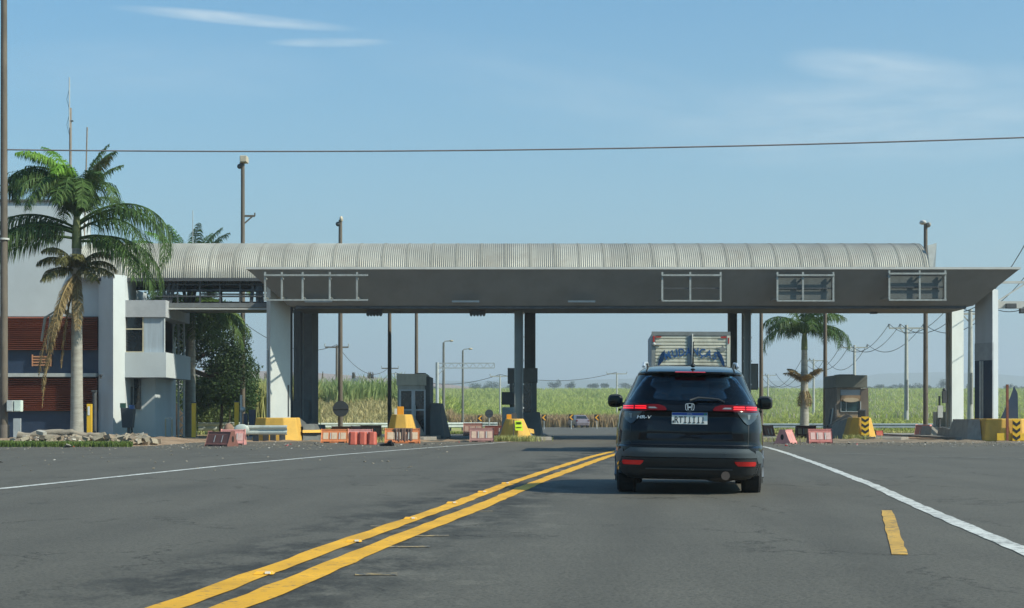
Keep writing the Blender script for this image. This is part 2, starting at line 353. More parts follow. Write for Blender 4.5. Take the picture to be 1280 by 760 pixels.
for a, b in [((-13.5,31.0),(-12.6,31.4)),((-12.0,32.6),(-10.4,33.6)),((-9.6,34.2),(-8.0,35.2)),((-17.9,33.2),(-16.6,33.6)),((-15.0,36.0),(-13.8,36.8)),((-7.2,36.5),(-5.6,37.6)),((11.0,33.2),(9.2,36.2)),((8.8,37.0),(8.0,39.0)),
             ((12.3,30.8),(11.4,32.6)),((13.8,38.6),(12.4,40.4))]:
    line('faded_dash', [a, b], .11, FWHITE, jit=.01)
for (u, v, L) in [(486,660,.5),(540,672,.42),(470,721,.4),(600,641,.4),(510,686,.5)]:
    x, y = G(u, v); line('faded_cross_mark', [(x-L*.3, y), (x+L*.3, y+.02)], .12, WORN, z=.016, jit=.02)
line('yellow_line_beyond', [(6.0,92),(8.2,112),(8.6,128)], .3, YELLOW, z=-.40)
# raised studs between the two lines
stm = mat('stud_amber', (.75,.38,.03), .35, var=.1); stl = mat('stud_lens', (.8,.78,.7), .2)
for i, (u, v) in enumerate([(330,721),(442,680),(513,651),(565,631),(603,617),(632,606)]):
    x, y = G(u, v); names = ['nearest the camera','second from the camera','third from the camera','fourth from the camera','fifth from the camera','farthest of all']
    t = thing('road_stud', 'amber road stud between the double yellow lines, '+names[i], 'road stud', (x, y, .017), 'road studs between the yellow lines')
    MB().prism([(x-.06,y-.045),(x+.06,y-.045),(x+.06,y+.045),(x-.06,y+.045)],   .018, .034, [(x-.045,y-.02),(x+.045,y-.02),(x+.045,y+.02),(x-.045,y+.02)]).build('stud_body', stm, t, .003)
    MB().box(x+.012,x+.042,y-.046,y-.034,.022,.034).build('reflector', stl, t)

# ------------------------------------------------------------------ hills and far fields
def hills(name, pts, Y, col, depth):
    mb = MB(); n = len(pts); vs = []
    for k, (dy, f) in enumerate([(-depth,0),(-depth*.5,.55),(0,1),(depth,.5)]):
        for u, v in pts: x = XU(u, Y); z = ZV(v, Y); vs.append((x, Y+dy, 0 if f == 0 else z*f+mnoise.noise(Vector((x*.01, dy*.01, 1)))*2*(1-f)))
    mb.add(vs, [(j*n+i, j*n+i+1, (j+1)*n+i+1, (j+1)*n+i) for j in range(3) for i in range(n-1)], True)
    return struct(mb.build(name, mat(name+'_soil', col, .95, var=.12, scale=.004)))
hills('hill', [(-900,478),(-200,470),(100,463),(300,463),(395,466),(450,470),(520,476),(600,485),(660,489),(760,492),(900,494)], 1400, (.27,.185,.135), 350)
hills('hills', [(-1500,474),(-600,468),(0,470),(300,472),(640,477),(760,474),(850,472),(960,476),(1060,474),(1100,467),(1180,465),(1250,468),(1330,474),(1500,470),(1800,468),(2600,474)], 3600, (.12,.15,.10), 700)

# ------------------------------------------------------------------ toll plaza
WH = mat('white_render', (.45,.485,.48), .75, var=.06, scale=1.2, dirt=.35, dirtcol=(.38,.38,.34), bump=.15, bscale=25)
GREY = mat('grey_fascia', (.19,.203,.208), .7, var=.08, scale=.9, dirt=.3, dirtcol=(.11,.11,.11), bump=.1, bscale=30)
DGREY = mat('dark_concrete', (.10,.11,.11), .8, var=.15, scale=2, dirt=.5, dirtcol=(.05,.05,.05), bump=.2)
CONC = mat('concrete', (.32,.31,.28), .85, var=.15, scale=2.5, dirt=.6, dirtcol=(.13,.11,.09), bump=.3)
STEEL = mat('galvanised_steel', (.42,.45,.45), .5, .3, var=.12, scale=4, dirt=.4, dirtcol=(.22,.17,.12))
DSTEEL = mat('dark_steel', (.07,.075,.08), .6, .2, var=.2, scale=4)
CAPM = mat('pale_flashing', (.48,.48,.45), .6, var=.1, scale=2)
GLASS = mat('dark_glass', (.012,.017,.022), .08, var=.1, spec=.6)
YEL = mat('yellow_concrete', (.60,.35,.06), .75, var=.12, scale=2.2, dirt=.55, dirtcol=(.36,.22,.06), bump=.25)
RUST = mat('rusty_pole', (.115,.095,.072), .8, var=.3, scale=3, stretch=(1,1,.3))
# canopy: inverted hollow frustum
can = thing('toll_canopy', 'wide grey concrete canopy with outward leaning fascia spanning all the toll lanes', 'toll canopy', (4.4, 62, 0))
bx0, bx1, by0, by1, bz = -8.37, 17.3, 60.0, 62.9, 5.06
tx0, tx1, ty0, ty1, tz = -9.72, 18.62, 58.75, 66.4, 6.30
mb = MB(); B = [(bx0,by0),(bx1,by0),(bx1,by1),(bx0,by1)]; Tq = [(tx0,ty0),(tx1,ty0),(tx1,ty1),(tx0,ty1)]
mb.prism(B, bz, tz, Tq); mb.build('fascia', GREY, can)
mb = MB(); mb.box(tx0-.05,tx1+.05,ty0-.05,ty0+.12,tz+.003,tz+.085); mb.box(tx0-.05,tx0+.12,ty0+.123,ty1,tz+.003,tz+.085); mb.box(tx1-.12,tx1+.05,ty0+.123,ty1,tz+.003,tz+.085); mb.build('edge_flashing', CAPM, can)
MB().box(bx0+.25,bx1-.25,by0+.05,by1-.05,bz-.11,bz-.002).build('drip_beam', DSTEEL, can)
# corrugated vault over the service gallery
def vault_mat():
    m = mat('corrugated_sheet', (.31,.305,.265), .55, .1, var=.10, scale=.8, dirt=.55, dirtcol=(.22,.19,.15)); n = m.node_tree.nodes; l = m.node_tree.links
    b = n['Principled BSDF']; src = b.inputs['Base Color'].links[0].from_socket
    tc = n.new('ShaderNodeTexCoord'); sp = n.new('ShaderNodeSeparateXYZ'); l.new(tc.outputs['Object'], sp.inputs[0])
    d = n.new('ShaderNodeMath'); d.operation = 'DIVIDE'; l.new(sp.outputs[0], d.inputs[0]); d.inputs[1].default_value = 1.02
    fl = n.new('ShaderNodeMath'); fl.operation = 'FLOOR'; l.new(d.outputs[0], fl.inputs[0])
    wn = n.new('ShaderNodeTexWhiteNoise'); wn.noise_dimensions = '1D'; l.new(fl.outputs[0], wn.inputs['W'])
    mr = n.new('ShaderNodeMapRange'); mr.inputs[3].default_value = .86; mr.inputs[4].default_value = 1.12; l.new(wn.outputs[0], mr.inputs[0])
    s = n.new('ShaderNodeVectorMath'); s.operation = 'SCALE'; l.new(src, s.inputs[0]); l.new(mr.outputs[0], s.inputs['Scale']); l.new(s.outputs[0], b.inputs['Base Color'])
    return m
VM = vault_mat()
VX0, VX1, VY, VZ, VA, VH = -18.0, 17.25, 66.0, 6.62, 2.45, 1.66
va = thing('vaulted_roof', 'long barrel vaulted roof of weathered corrugated sheet above the grey canopy', 'roof', (0, VY+VA, VZ))
def vfn(a, b, off=0):
    x = VX0+(VX1-VX0)*a; th = math.pi*b; c = math.cos(2*math.pi*x/.085)*.013+off
    return (x, VY+VA-(VA+c)*math.cos(th), VZ+(VH+c)*math.sin(th))
mb = MB(); mb.grid(lambda a,b: vfn(a,b), 2480, 20); mb.build('roof_sheeting', VM, va)
mb = MB()
x = -17.6
while x < VX1:
    mb.grid(lambda a,b: (x+.06*a-.03, VY+VA-(VA+.018)*math.cos(math.pi*b), VZ+(VH+.018)*math.sin(math.pi*b)), 1, 22); x += 1.02
mb.build('roof_lap', mat('pale_lap', (.25,.245,.21), .6, var=.1), va)
mb = MB()
for x in np.arange(-17.5, 17.2, 3.2):
    mb.tube([(x, VY+VA-(VA-.12)*math.cos(math.pi*k/12), VZ+(VH-.12)*math.sin(math.pi*k/12)) for k in range(13)], .05, 6)
for s in (0.02, VA*2-.02): mb.bar((VX0,VY+s,VZ-.07),(VX1,VY+s,VZ-.07),.09,.13)
mb.build('roof_frame', DSTEEL, va)
mb = MB(); mb.add([(17.27,66.05,6.35),(17.42,66.0,6.35),(17.68,66.6,8.12),(17.30,66.6,8.02),(17.27,66.15,6.35),(17.42,66.1,6.35),(17.68,66.7,8.12),(17.30,66.7,8.02)],[(0,1,2,3),(7,6,5,4),(0,4,5,1),(1,5,6,2),(2,6,7,3),(3,7,4,0)])
mb.build('end_sheet', mat('pale_end_sheet', (.38,.39,.36), .6), va)
# gallery (walkway) under the vault
ga = thing('service_gallery', 'dark steel walkway with railings under the corrugated vault', 'walkway', (0, 67.5, 5.4))
MB().box(-17.0,-9.2,66.2,69.9,5.42,5.60).box(-9.19,17.0,66.7,69.9,5.45,5.58).build('walkway_deck', mat('deck_grey', (.16,.17,.17), .7), ga)
for y in (66.25, 69.8):
    mb = MB()
    for z in (5.88,6.13,6.36,6.56): mb.bar((-15.0,y,z),(-8.6,y,z),.055)
    for u in (222,250,275,300): x = XU(u,66.25)+(.25 if y > 67 else 0); mb.bar((x,y,5.6),(x,y,6.62),.06)
    mb.build('railing', DSTEEL, ga)
for (u0,u1) in ((207,202),(209,212),(213,219),(314,317),(322,322),(328,325)):
    MB().bar((XU(u0,66.35),66.35,5.6),(XU(u1,66.35),66.35,6.6),.13).build('hanger', DSTEEL, ga)
    MB().bar((XU(u0,66.35)+.2,69.7,5.6),(XU(u1,66.35)+.2,69.7,6.6),.13).build('hanger', DSTEEL, ga)
MB().bar((-14.2,66.15,5.36),(-9.0,66.15,5.34),.07).build('conduit', CAPM, ga)
MB().bar((-13.6,69.9,6.25),(-8.8,69.9,6.22),.06).build('conduit', CAPM, ga)

def pillar(label, poly, top, m=WH, group='outer canopy pillars', base=0.0):
    cx = sum(p[0] for p in poly)/len(poly); cy = sum(p[1] for p in poly)/len(poly)
    t = thing('canopy_pillar', label, 'pillar', (cx,cy,0), group); MB().prism(poly, base, top).build('shaft', m, t); return t
p = pillar('tall white wedge pillar holding the left end of the canopy, half in sun', [(-9.06,60.0),(-8.44,60.95),(-8.85,61.5),(-9.28,60.5)], 5.9)
MB().tube([(-8.50,60.83,.9),(-8.50,60.83,2.1)], .03).build('drain_pipe', DSTEEL, p)
MB().tube([(-9.2,60.22,.6),(-9.2,60.22,3.4)], .03).build('drain_pipe', STEEL, p)
NAVY = mat('navy_panel', (.018,.035,.07), .5, var=.15)
WH_SHADE = mat('shaded_white_render', (.40,.44,.47), .75, var=.06, scale=1.2, dirt=.3, dirtcol=(.25,.26,.27))  # white render again, with the end pillar's shade put into a greyer colour
p = pillar('shaded grey pillar with a navy service recess at the right end of the canopy', [(17.62,60.9),(18.02,60.0),(18.40,60.55),(18.1,61.5)], 5.7, WH_SHADE)
a = Vector((17.62,60.9)); b = Vector((18.02,60.0)); nrm = Vector((b.y-a.y, a.x-b.x)).normalized(); nrm = nrm if nrm.x < 0 else -nrm
def onface(f0, f1, z0, z1, off, m, nm, par):
    q0 = a.lerp(b, f0)+nrm*off; q1 = a.lerp(b, f1)+nrm*off; r0 = a.lerp(b, f0)-nrm*.05; r1 = a.lerp(b, f1)-nrm*.05
    return MB().prism([(q0.x,q0.y),(q1.x,q1.y),(r1.x,r1.y),(r0.x,r0.y)], z0, z1).build(nm, m, par)
onface(.0,.98,.5,3.02,.012,NAVY,'recess_panel',p)
onface(.28,.40,.55,3.0,.03,STEEL,'conduit',p); onface(.44,.50,.55,3.0,.03,STEEL,'conduit',p); onface(-.01,1.0,3.03,3.68,.008,mat('grey_band',(.30,.33,.35),.8),'paint_band',p)
p = pillar('bright white rear pillar fully lit, left of the shaded grey end pillar', [(17.98,66.35),(18.12,65.9),(18.80,66.6),(18.4,67.2)], 6.2)
MB().tube([(18.02,66.1,.3),(18.02,66.1,5.9)], .06).build('drain_pipe', mat('brown_pipe',(.22,.21,.17),.8), p)
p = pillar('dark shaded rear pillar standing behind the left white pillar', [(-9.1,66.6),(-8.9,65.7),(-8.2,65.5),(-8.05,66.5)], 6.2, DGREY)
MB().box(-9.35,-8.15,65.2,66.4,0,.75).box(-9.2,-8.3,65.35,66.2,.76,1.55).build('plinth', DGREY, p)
MB().tube([(-8.95,64.6,0),(-8.95,64.6,5.3)], .1).build('drain_pipe', DSTEEL, p)

def column(label, x, y, wx, wy, m, top=5.3, rivets=True, group='slim columns between the toll lanes'):
    t = thing('canopy_column', label, 'column', (x,y,0), group)
    MB().box(x-wx/2,x+wx/2,y-.02,y+.02,0,top).box(x-wx/2,x-wx/2+.04,y-wy/2,y-.021,0,top).box(x+wx/2-.04,x+wx/2,y-wy/2,y-.021,0,top).box(x-wx/2,x+wx/2,y+.021,y+wy/2,0,top).build('shaft', m, t)
    if rivets:
        mb = MB()
        for z in np.arange(1.2,5,.9):
            for s in (-1,1): mb.box(x+s*wx/2-.02, x+s*wx/2+.03*s, y-wy/2-.015, y-wy/2+.05, z, z+.06)
        mb.build('fixing_bolt', CAPM, t)
    return t
MG = mat('mid_grey_paint', (.17,.19,.185), .7, var=.08, scale=1.5, dirt=.3, dirtcol=(.09,.09,.09))
column('mid grey steel column rising from the central yellow nose', .26, 61.0, .34, .3, MG, 5.05)
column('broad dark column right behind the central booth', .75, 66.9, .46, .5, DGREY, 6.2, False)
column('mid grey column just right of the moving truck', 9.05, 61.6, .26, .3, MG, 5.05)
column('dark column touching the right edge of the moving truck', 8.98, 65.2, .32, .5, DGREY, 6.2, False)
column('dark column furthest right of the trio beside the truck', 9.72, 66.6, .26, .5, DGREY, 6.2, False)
t = thing('control_box', 'dark grey control cabinet fixed on the column right of the truck', 'cabinet', (9.85,66.0,2.0))
MB().box(9.56,10.15,65.9,66.28,2.0,3.08).build('cabinet_body', DGREY, t, .02); MB().box(9.60,10.11,65.885,65.898,2.05,3.03).build('cabinet_door', MG, t)
column('dark thin column left of the dark rear pillar', -8.4, 63.9, .14, .2, DGREY, 5.05, False)

# empty sign frames hanging on the fascia
def sign_frame(label, u0, u1, vt, vb, us, panel, mid=True):
    Y = 58.45; t = thing('sign_frame', label, 'sign frame', (XU((u0+u1)/2,Y), Y, ZV(vb,Y)), 'empty sign frames on the fascia')
    mb = MB(); zt_, zb = ZV(vt,Y), ZV(vb,Y)
    mb.bar((XU(u0,Y),Y,zt_),(XU(u1,Y),Y,zt_),.065); mb.bar((XU(u0,Y),Y,zb),(XU(u1,Y),Y,zb),.055)
    FRM = mat('dull_frame_paint', (.29,.31,.30), .6, .1, var=.2, scale=5, dirt=.5, dirtcol=(.15,.12,.09)); mb.build('rail', FRM, t)
    for u in us: MB().bar((XU(u,Y),Y+.06,zt_+.12),(XU(u,Y),Y+.06,zb-.02),.065).bar((XU(u,Y),Y+.06,zt_-.1),(XU(u,Y),Y+.5,zt_-.1),.05).bar((XU(u,Y),Y+.06,zb+.1),(XU(u,Y),Y+1.5,zb+.12),.05).build('upright', FRM, t)
    if mid: MB().bar((XU(u0+2,Y),Y+.12,(zt_+zb)/2),(XU(u1-2,Y),Y+.12,(zt_+zb)/2),.04).build('mid_rail', DSTEEL, t)
    if panel: MB().box(XU(u0+3,Y),XU(u1-3,Y),Y+.20,Y+.22,zb+.06,zt_-.08).build('backing_panel', mat('sign_back', (.10,.11,.105), .7, var=.2, scale=2), t)
sign_frame('long empty sign frame with five uprights at the left end of the fascia', 330,460,344,375,(331,352,378,412,446),False,False)
sign_frame('empty two bay sign frame without backing, just right of the truck box top', 827,902,344,376,(828,863,901),False)
sign_frame('two bay sign frame with dark backing above the right palm', 971,1043,344,376,(972,1004,1042),True)
sign_frame('two bay sign frame with dark backing nearest the right end of the canopy', 1111,1183,342,375,(1112,1150,1182),True)
for i,(u,v) in enumerate([(582,377),(727,377),(398,377)]):
    o = MB().box(XU(u-17,59.6),XU(u+17,59.6),59.55,59.66,ZV(v,59.6)-.03,ZV(v,59.6)+.04).build('light_strip', mat('strip_grey',(.33,.35,.35),.6))
    tag(o, ['pale strip on the lower fascia right of the leftmost lane lights','pale strip on the lower fascia right of the central column','pale strip on the lower fascia under the left sign frame'][i], 'fixture', 'pale strips along the lower fascia')
def lane_signal(label, u, Y=60.9):
    t = thing('lane_signal', label, 'signal box', (XU(u,Y),Y,4.95), 'lane signal boxes under the canopy'); x = XU(u,Y)
    MB().box(x-.30,x+.30,Y-.12,Y+.12,4.78,4.97).build('housing', DSTEEL, t)
    for k in range(5): MB().cyl((x-.24+k*.12,Y-.1,4.76),.05,'y',.22,10).build('signal_lamp', DSTEEL, t)
lane_signal('dark multi-lamp box under the canopy above the left booth lane', 468); lane_signal('dark multi-lamp box under the canopy left of the central column', 597)
for i,(u,v,Y) in enumerate([(497,390,62),(630,390,62),(1092,391,62)]):
    t = thing('soffit_lamp', ['flat dark lamp under the canopy over the left booth','flat dark lamp under the canopy touching the central column','flat dark lamp under the canopy right of the right booth'][i], 'lamp', (XU(u,Y),Y,ZV(v,Y)), 'flat lamps under the canopy')
    x = XU(u,Y); z = ZV(v,Y); MB().box(x-.13,x+.13,Y-.1,Y+.1,z-.04,z+.04).build('lamp_housing', DSTEEL, t); MB().tube([(x,Y,z+.04),(x,Y,5.2)],.012).build('stem', DSTEEL, t)
# gantry arm leaving the frame on the right
t = thing('gantry_arm', 'pale lattice sign gantry reaching right from the end pillar', 'gantry', (18.5,61.5,0)); Y = 61.5; mb = MB()
zt1, zb1 = ZV(353,Y), ZV(380,Y); mb.bar((18.4,Y,zt1),(27,Y,zt1+.05),.09); mb.bar((18.4,Y,zt1-.03),(18.4,Y,zb1),.08)
xs = [18.5,19.8,21.1,22.4,23.7,25,26.3]
for i in range(6): mb.bar((xs[i],Y,zb1) if i%2 == 0 else (xs[i],Y,zt1),(xs[i+1],Y,zt1) if i%2 == 0 else (xs[i+1],Y,zb1),.05); mb.bar((xs[i+1],Y,zb1),(xs[i+1],Y,zt1),.06)
mb.build('lattice', CAPM, t); MB().box(18.4,27,Y-.12,Y+.12,zb1-.17,zb1+.10).build('bottom_chord', CAPM, t); MB().tube([(26.6,Y,0),(26.6,Y,zt1)],.14).build('post', STEEL, t)
for u, v, ww in ((1262,383,.2),(1278,389,.15)):
    x = XU(u,Y); z = ZV(v,Y); o = thing('floodlight', 'black floodlight hung below the right gantry arm'+(', nearer the pillar' if u < 1270 else ', at the picture edge'), 'floodlight', (x,Y,z), 'floodlights under the right gantry arm')
    MB().box(x-ww,x+ww,Y-.25,Y-.02,z-.09,z+.1).build('lamp_head', DSTEEL, o, .02); MB().bar((x,Y-.13,z+.08),(x,Y-.13,zb1-.12),.03).build('bracket', DSTEEL, o)

# ---- islands
islm = mat('island_kerb', (.26,.24,.21), .9, var=.2, scale=2, dirt=.7, dirtcol=(.16,.11,.07), bump=.3)
for (x0,x1,y0,y1) in [(-10.2,-7.9,58.6,74),(-5.0,-2.9,60,74),(-.6,1.5,60,75),(8.4,10.4,60,74),(13.2,15.0,60,74),(16.6,19.5,59.4,74)]:
    struct(MB().prism([(x0+.4,y0),(x1-.4,y0),(x1,y0+.5),(x1,y1),(x0,y1),(x0,y0+.5)],-.05,.13).build('toll_island', islm, None, .02))

def nose(label, xc, y0, wb, wt, h, ln, tail=3.0, tailcol=CONC, band=None, sw=0, rnd=False):
    t = thing('island_nose', label, 'crash nose', (xc,y0,0), 'yellow concrete noses of the toll islands')
    def pl(w,l,s):
        if rnd: return [(xc+s-w/2*math.cos(math.pi*k/12), y0+w*.55+(wb-w)*.30-w*.55*math.sin(math.pi*k/12)) for k in range(13)]+[(xc+s+w/2,y0+l),(xc+s-w/2,y0+l)]
        return [(xc-w*.22+s,y0+(wb-w)*.25),(xc+w*.22+s,y0+(wb-w)*.25),(xc+w/2+s,y0+.35+(wb-w)*.2),(xc+w/2+s,y0+l),(xc-w/2+s,y0+l),(xc-w/2+s,y0+.35+(wb-w)*.2)]
    MB().prism(pl(wb,ln,0),0,h,pl(wt,ln,sw)).build('nose_block', YEL, t, .03)
    if tail:
        y1 = y0+ln+.004; MB().add([(xc-wb/2,y1,0),(xc+wb/2,y1,0),(xc+wb*.62,y1+tail,0),(xc-wb*.62,y1+tail,0),(xc-wt/2+sw,y1,h-.01),(xc+wt/2+sw,y1,h-.01),(xc+wt/2,y1+tail,h*.75),(xc-wt/2,y1+tail,h*.75)],
              [(0,3,2,1),(4,5,6,7),(0,1,5,4),(1,2,6,5),(2,3,7,6),(3,0,4,7)]).build('tail_block', tailcol, t, .03)
    return t
t = nose('wide yellow concrete nose under the left white pillar, behind the guardrail', -8.65, 58.2, 1.75, 1.45, .86, 1.6, 2.0, DGREY)
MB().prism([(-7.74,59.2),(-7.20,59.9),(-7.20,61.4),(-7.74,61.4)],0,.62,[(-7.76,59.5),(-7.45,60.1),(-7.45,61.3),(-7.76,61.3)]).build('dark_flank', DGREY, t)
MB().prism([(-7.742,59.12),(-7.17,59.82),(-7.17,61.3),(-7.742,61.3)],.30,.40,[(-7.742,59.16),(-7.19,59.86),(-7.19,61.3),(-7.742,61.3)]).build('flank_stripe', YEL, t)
t = nose('squat yellow nose in front of the left booth, half hidden by an orange barrier', -4.2, 60.3, 1.25, .75, .98, 1.2, 3.2, CONC)
AMB = mat('amber_lamp', (.75,.30,.01), .4, var=.1)
for (xc, yy, zz, ss_) in [(-4.32,60.9,.98,1)]:
    o = thing('warning_lamp', 'orange warning lamp box on top of the left yellow nose', 'warning lamp', (xc,yy,zz)); MB().box(xc-.05,xc+.19,yy,yy+.15,zz+.002,zz+.30).build('lamp_box', AMB, o, .01); MB().box(xc-.15,xc-.055,yy,yy+.15,zz+.002,zz+.22).build('lamp_lens', mat('lens_pale',(.6,.6,.58),.3), o)
t = nose('rounded yellow nose at the central island with a lime warning plate', .14, 57.9, 1.30, .66, .82, 1.3, 2.8, CONC, sw=-.05, rnd=True)
LIME = mat('lime_plate', (.55,.72,.02), .4, var=.05); BLK = mat('black_paint', (.012,.012,.012), .5)
mb = MB().add([(.12,57.86,.40),(.40,57.86,.38),(.35,57.99,.74),(.10,57.99,.75),(.12,57.88,.40),(.40,57.88,.38),(.35,58.01,.74),(.10,58.01,.75)],[(0,1,2,3),(7,6,5,4),(0,4,5,1),(1,5,6,2),(2,6,7,3),(3,7,4,0)]); mb.build('warning_plate', LIME, t)
for z0 in (.68,.635,.50): k = (z0-.4)/.35*.13; MB().box(.15,.34,57.84+k,57.852+k,z0,z0+.022).build('plate_stripe', BLK, t)
MB().tube([(.06,57.85,0),(.06,57.9,.78)],.018).build('steel_stake', RUST, t)
MB().add([(.62,58.6,.30),(.80,60.3,.26),(.78,60.3,.42),(.56,58.6,.47),(.66,58.6,.30),(.84,60.3,.26),(.82,60.3,.42),(.60,58.6,.47)],[(0,1,2,3),(7,6,5,4),(0,4,5,1),(1,5,6,2),(2,6,7,3),(3,7,4,0)]).build('flank_stripe', YEL, t)
o = thing('warning_lamp', 'orange warning lamp on top of the central yellow nose', 'warning lamp', (-.1,58.6,.8)); MB().box(-.2,-.02,58.6,58.75,.803,.98).build('lamp_box', AMB, o, .01); MB().box(0.0,.17,58.6,58.8,.803,1.04).build('lamp_back', DSTEEL, o)
def chevrons(mb, xc, y, z0, z1, wd, n):
    hh = (z1-z0)/n
    for i in range(n):
        a0 = z0+i*hh+hh*.42; th = hh*.46; dr = hh*.42
        mb.add([(xc-wd/2,y,a0),(xc,y,a0-dr),(xc+wd/2,y,a0),(xc+wd/2,y,a0+th),(xc,y,a0-dr+th),(xc-wd/2,y,a0+th)],[(0,1,4,5),(1,2,3,4)])
t = nose('tapered yellow nose with a chevron plate before the right booth', 13.42, 61.0, 1.15, .72, .86, 1.3, 2.6, CONC)
PLY = mat('plate_yellow', (.70,.40,.01), .5, var=.06)
xc = XU(1081.5,60.9); MB().box(xc-.145,xc+.145,60.90,60.93,.02,.90).build('chevron_plate', PLY, t); mb = MB(); chevrons(mb, xc, 60.893, .03, .89, .285, 4); mb.build('chevron_marking', BLK, t)
o = thing('signal_box', 'small black signal box on the nose before the right booth', 'signal box', (xc,61.4,.87)); MB().box(xc-.13,xc+.14,61.4,61.6,.875,1.17).build('box_body', DSTEEL, o, .01); MB().box(xc-.09,xc+.10,61.385,61.397,.91,1.13).build('box_face', BLK, o)
t = nose('long low yellow block under the shaded pillar at the right end', 18.0, 57.6, 1.8, 1.62, .82, 2.4, 0)
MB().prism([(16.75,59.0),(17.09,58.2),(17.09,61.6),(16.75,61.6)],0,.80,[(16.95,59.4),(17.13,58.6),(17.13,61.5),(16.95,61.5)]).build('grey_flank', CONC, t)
MB().box(17.45,18.55,57.56,57.60,.04,.30).build('bright_band', mat('bright_yellow',(.72,.45,.03),.6), t)
# chevron marker post at far right
xc = XU(1270,57.5); t = thing('chevron_marker', 'yellow and black chevron marker board at the right picture edge', 'marker board', (xc,57.5,0))
MB().box(xc-.14,xc+.14,57.45,57.48,.03,.80).build('marker_board', PLY, t); mb = MB(); chevrons(mb, xc, 57.443, .04, .79, .275, 3); mb.build('chevron_marking', BLK, t); MB().tube([(xc,57.52,0),(xc,57.52,.75)],.02).build('stake', DSTEEL, t)
xc = XU(1259.5,57.2); tag(MB().box(xc-.04,xc+.04,57.2,57.27,0,2.05).build('rusty_stake', mat('rust_red',(.22,.07,.04),.9,var=.3)), 'rust red upright stake against the right yellow block', 'stake')
mb = MB(); pts = [(18.05,59.1,.83),(18.70,59.1,.83),(18.68,59.1,1.75),(18.55,59.1,2.03),(18.42,59.1,1.65),(18.2,59.1,1.15)]
mb.add(pts+[(x,y+.03,z) for x,y,z in pts],[tuple(range(6)),tuple(range(11,5,-1))]+[(i,i+6,(i+1)%6+6,(i+1)%6) for i in range(6)]); tag(mb.build('dark_tarpaulin', NAVY), 'torn dark tarpaulin standing in a point on the right yellow block', 'tarpaulin')

# ---- booths
def booth_left():
    x0,x1,y0,y1 = XU(497,66),XU(531,66),66.0,68.4; t = thing('toll_booth', 'grey concrete toll booth with glazed double door, left of the central island', 'toll booth', ((x0+x1)/2,y0,0), 'toll booths')
    MB().box(x0,x1,y0,y1,.132,2.18).build('wall', mat('booth_concrete',(.42,.42,.38),.8,var=.15,scale=2,dirt=.5,dirtcol=(.14,.13,.11)), t)
    MB().box(x0-.04,x1+.06,y0-.05,y1+.1,2.183,2.66).build('parapet', mat('booth_parapet',(.50,.49,.42),.85,var=.12,scale=2,dirt=.6,dirtcol=(.16,.15,.12)), t, .01)
    MB().box(x1-.35,x1+.0,y0+.1,y1,2.663,2.70).build('roof_cap', DGREY, t)
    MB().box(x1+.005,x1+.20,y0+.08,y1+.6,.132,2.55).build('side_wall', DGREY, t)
    X = lambda u: XU(u,66)
    al = mat('aluminium',(.45,.47,.49),.45,.5)
    d = MB(); 
    for (a_,b_,v0,v1) in [(499,501.3,487,545),(514.5,519,487,545),(530,532,487,545)]: d.box(X(a_),X(b_),y0-.06,y0-.005,ZV(v1,66),ZV(v0,66))
    d.box(X(501.35),X(514.4),y0-.055,y0-.005,ZV(488.5,66),ZV(487,66)); d.box(X(519.05),X(529.9),y0-.055,y0-.005,ZV(488.5,66),ZV(487,66)); d.box(X(501.35),X(514.4),y0-.055,y0-.005,ZV(513,66),ZV(511.5,66)); d.box(X(519.05),X(529.9),y0-.055,y0-.005,ZV(513.2,66),ZV(511.5,66))
    f = d.build('door_frame', al, t)
    MB().box(X(501.4),X(514.4),y0-.03,y0-.008,ZV(511.4,66),ZV(488.6,66)).build('window_pane', GLASS, f)
    MB().box(X(519.1),X(529.9),y0-.03,y0-.008,ZV(511.4,66),ZV(488.6,66)).build('window_pane', GLASS, f)
    MB().box(X(519.1),X(529.9),y0-.03,y0-.008,ZV(543,66),ZV(513.4,66)).build('door_pane', GLASS, f)
    MB().box(X(501.4),X(514.4),y0-.03,y0-.008,ZV(543,66),ZV(513.4,66)).build('lower_panel', mat('panel_grey',(.22,.23,.22),.6), f)
    MB().bar((X(517.5),y0-.09,ZV(512,66)),(X(517.5),y0-.09,ZV(507,66)),.03).build('handle', STEEL, f)
    for k in range(3): MB().box(x1-.10,x1-.04,y0-.03,y0-.004,1.75-k*.16,1.82-k*.16).build('wall_switch', CAPM, t)
    MB().tube([((x0+.75),y0-.5,.14),((x0+.75),y0-.5,1.35)],.03).build('stub_post', STEEL, t)
    MB().box(x0+.02,x0+.42,y0-.10,y0-.07,.14,.75).build('lower_plate', DGREY, t)
    # buttress to the right
    b = thing('concrete_buttress', 'dark concrete buttress right of the left booth', 'buttress', (-3.1,67,0)); MB().prism([(-3.36,65.2),(-2.75,65.0),(-2.55,67.5),(-3.3,67.5)],0,1.45,[(-3.36,65.6),(-2.95,65.5),(-2.9,67.4),(-3.3,67.4)]).build('buttress_block', DGREY, b, .05)
booth_left()
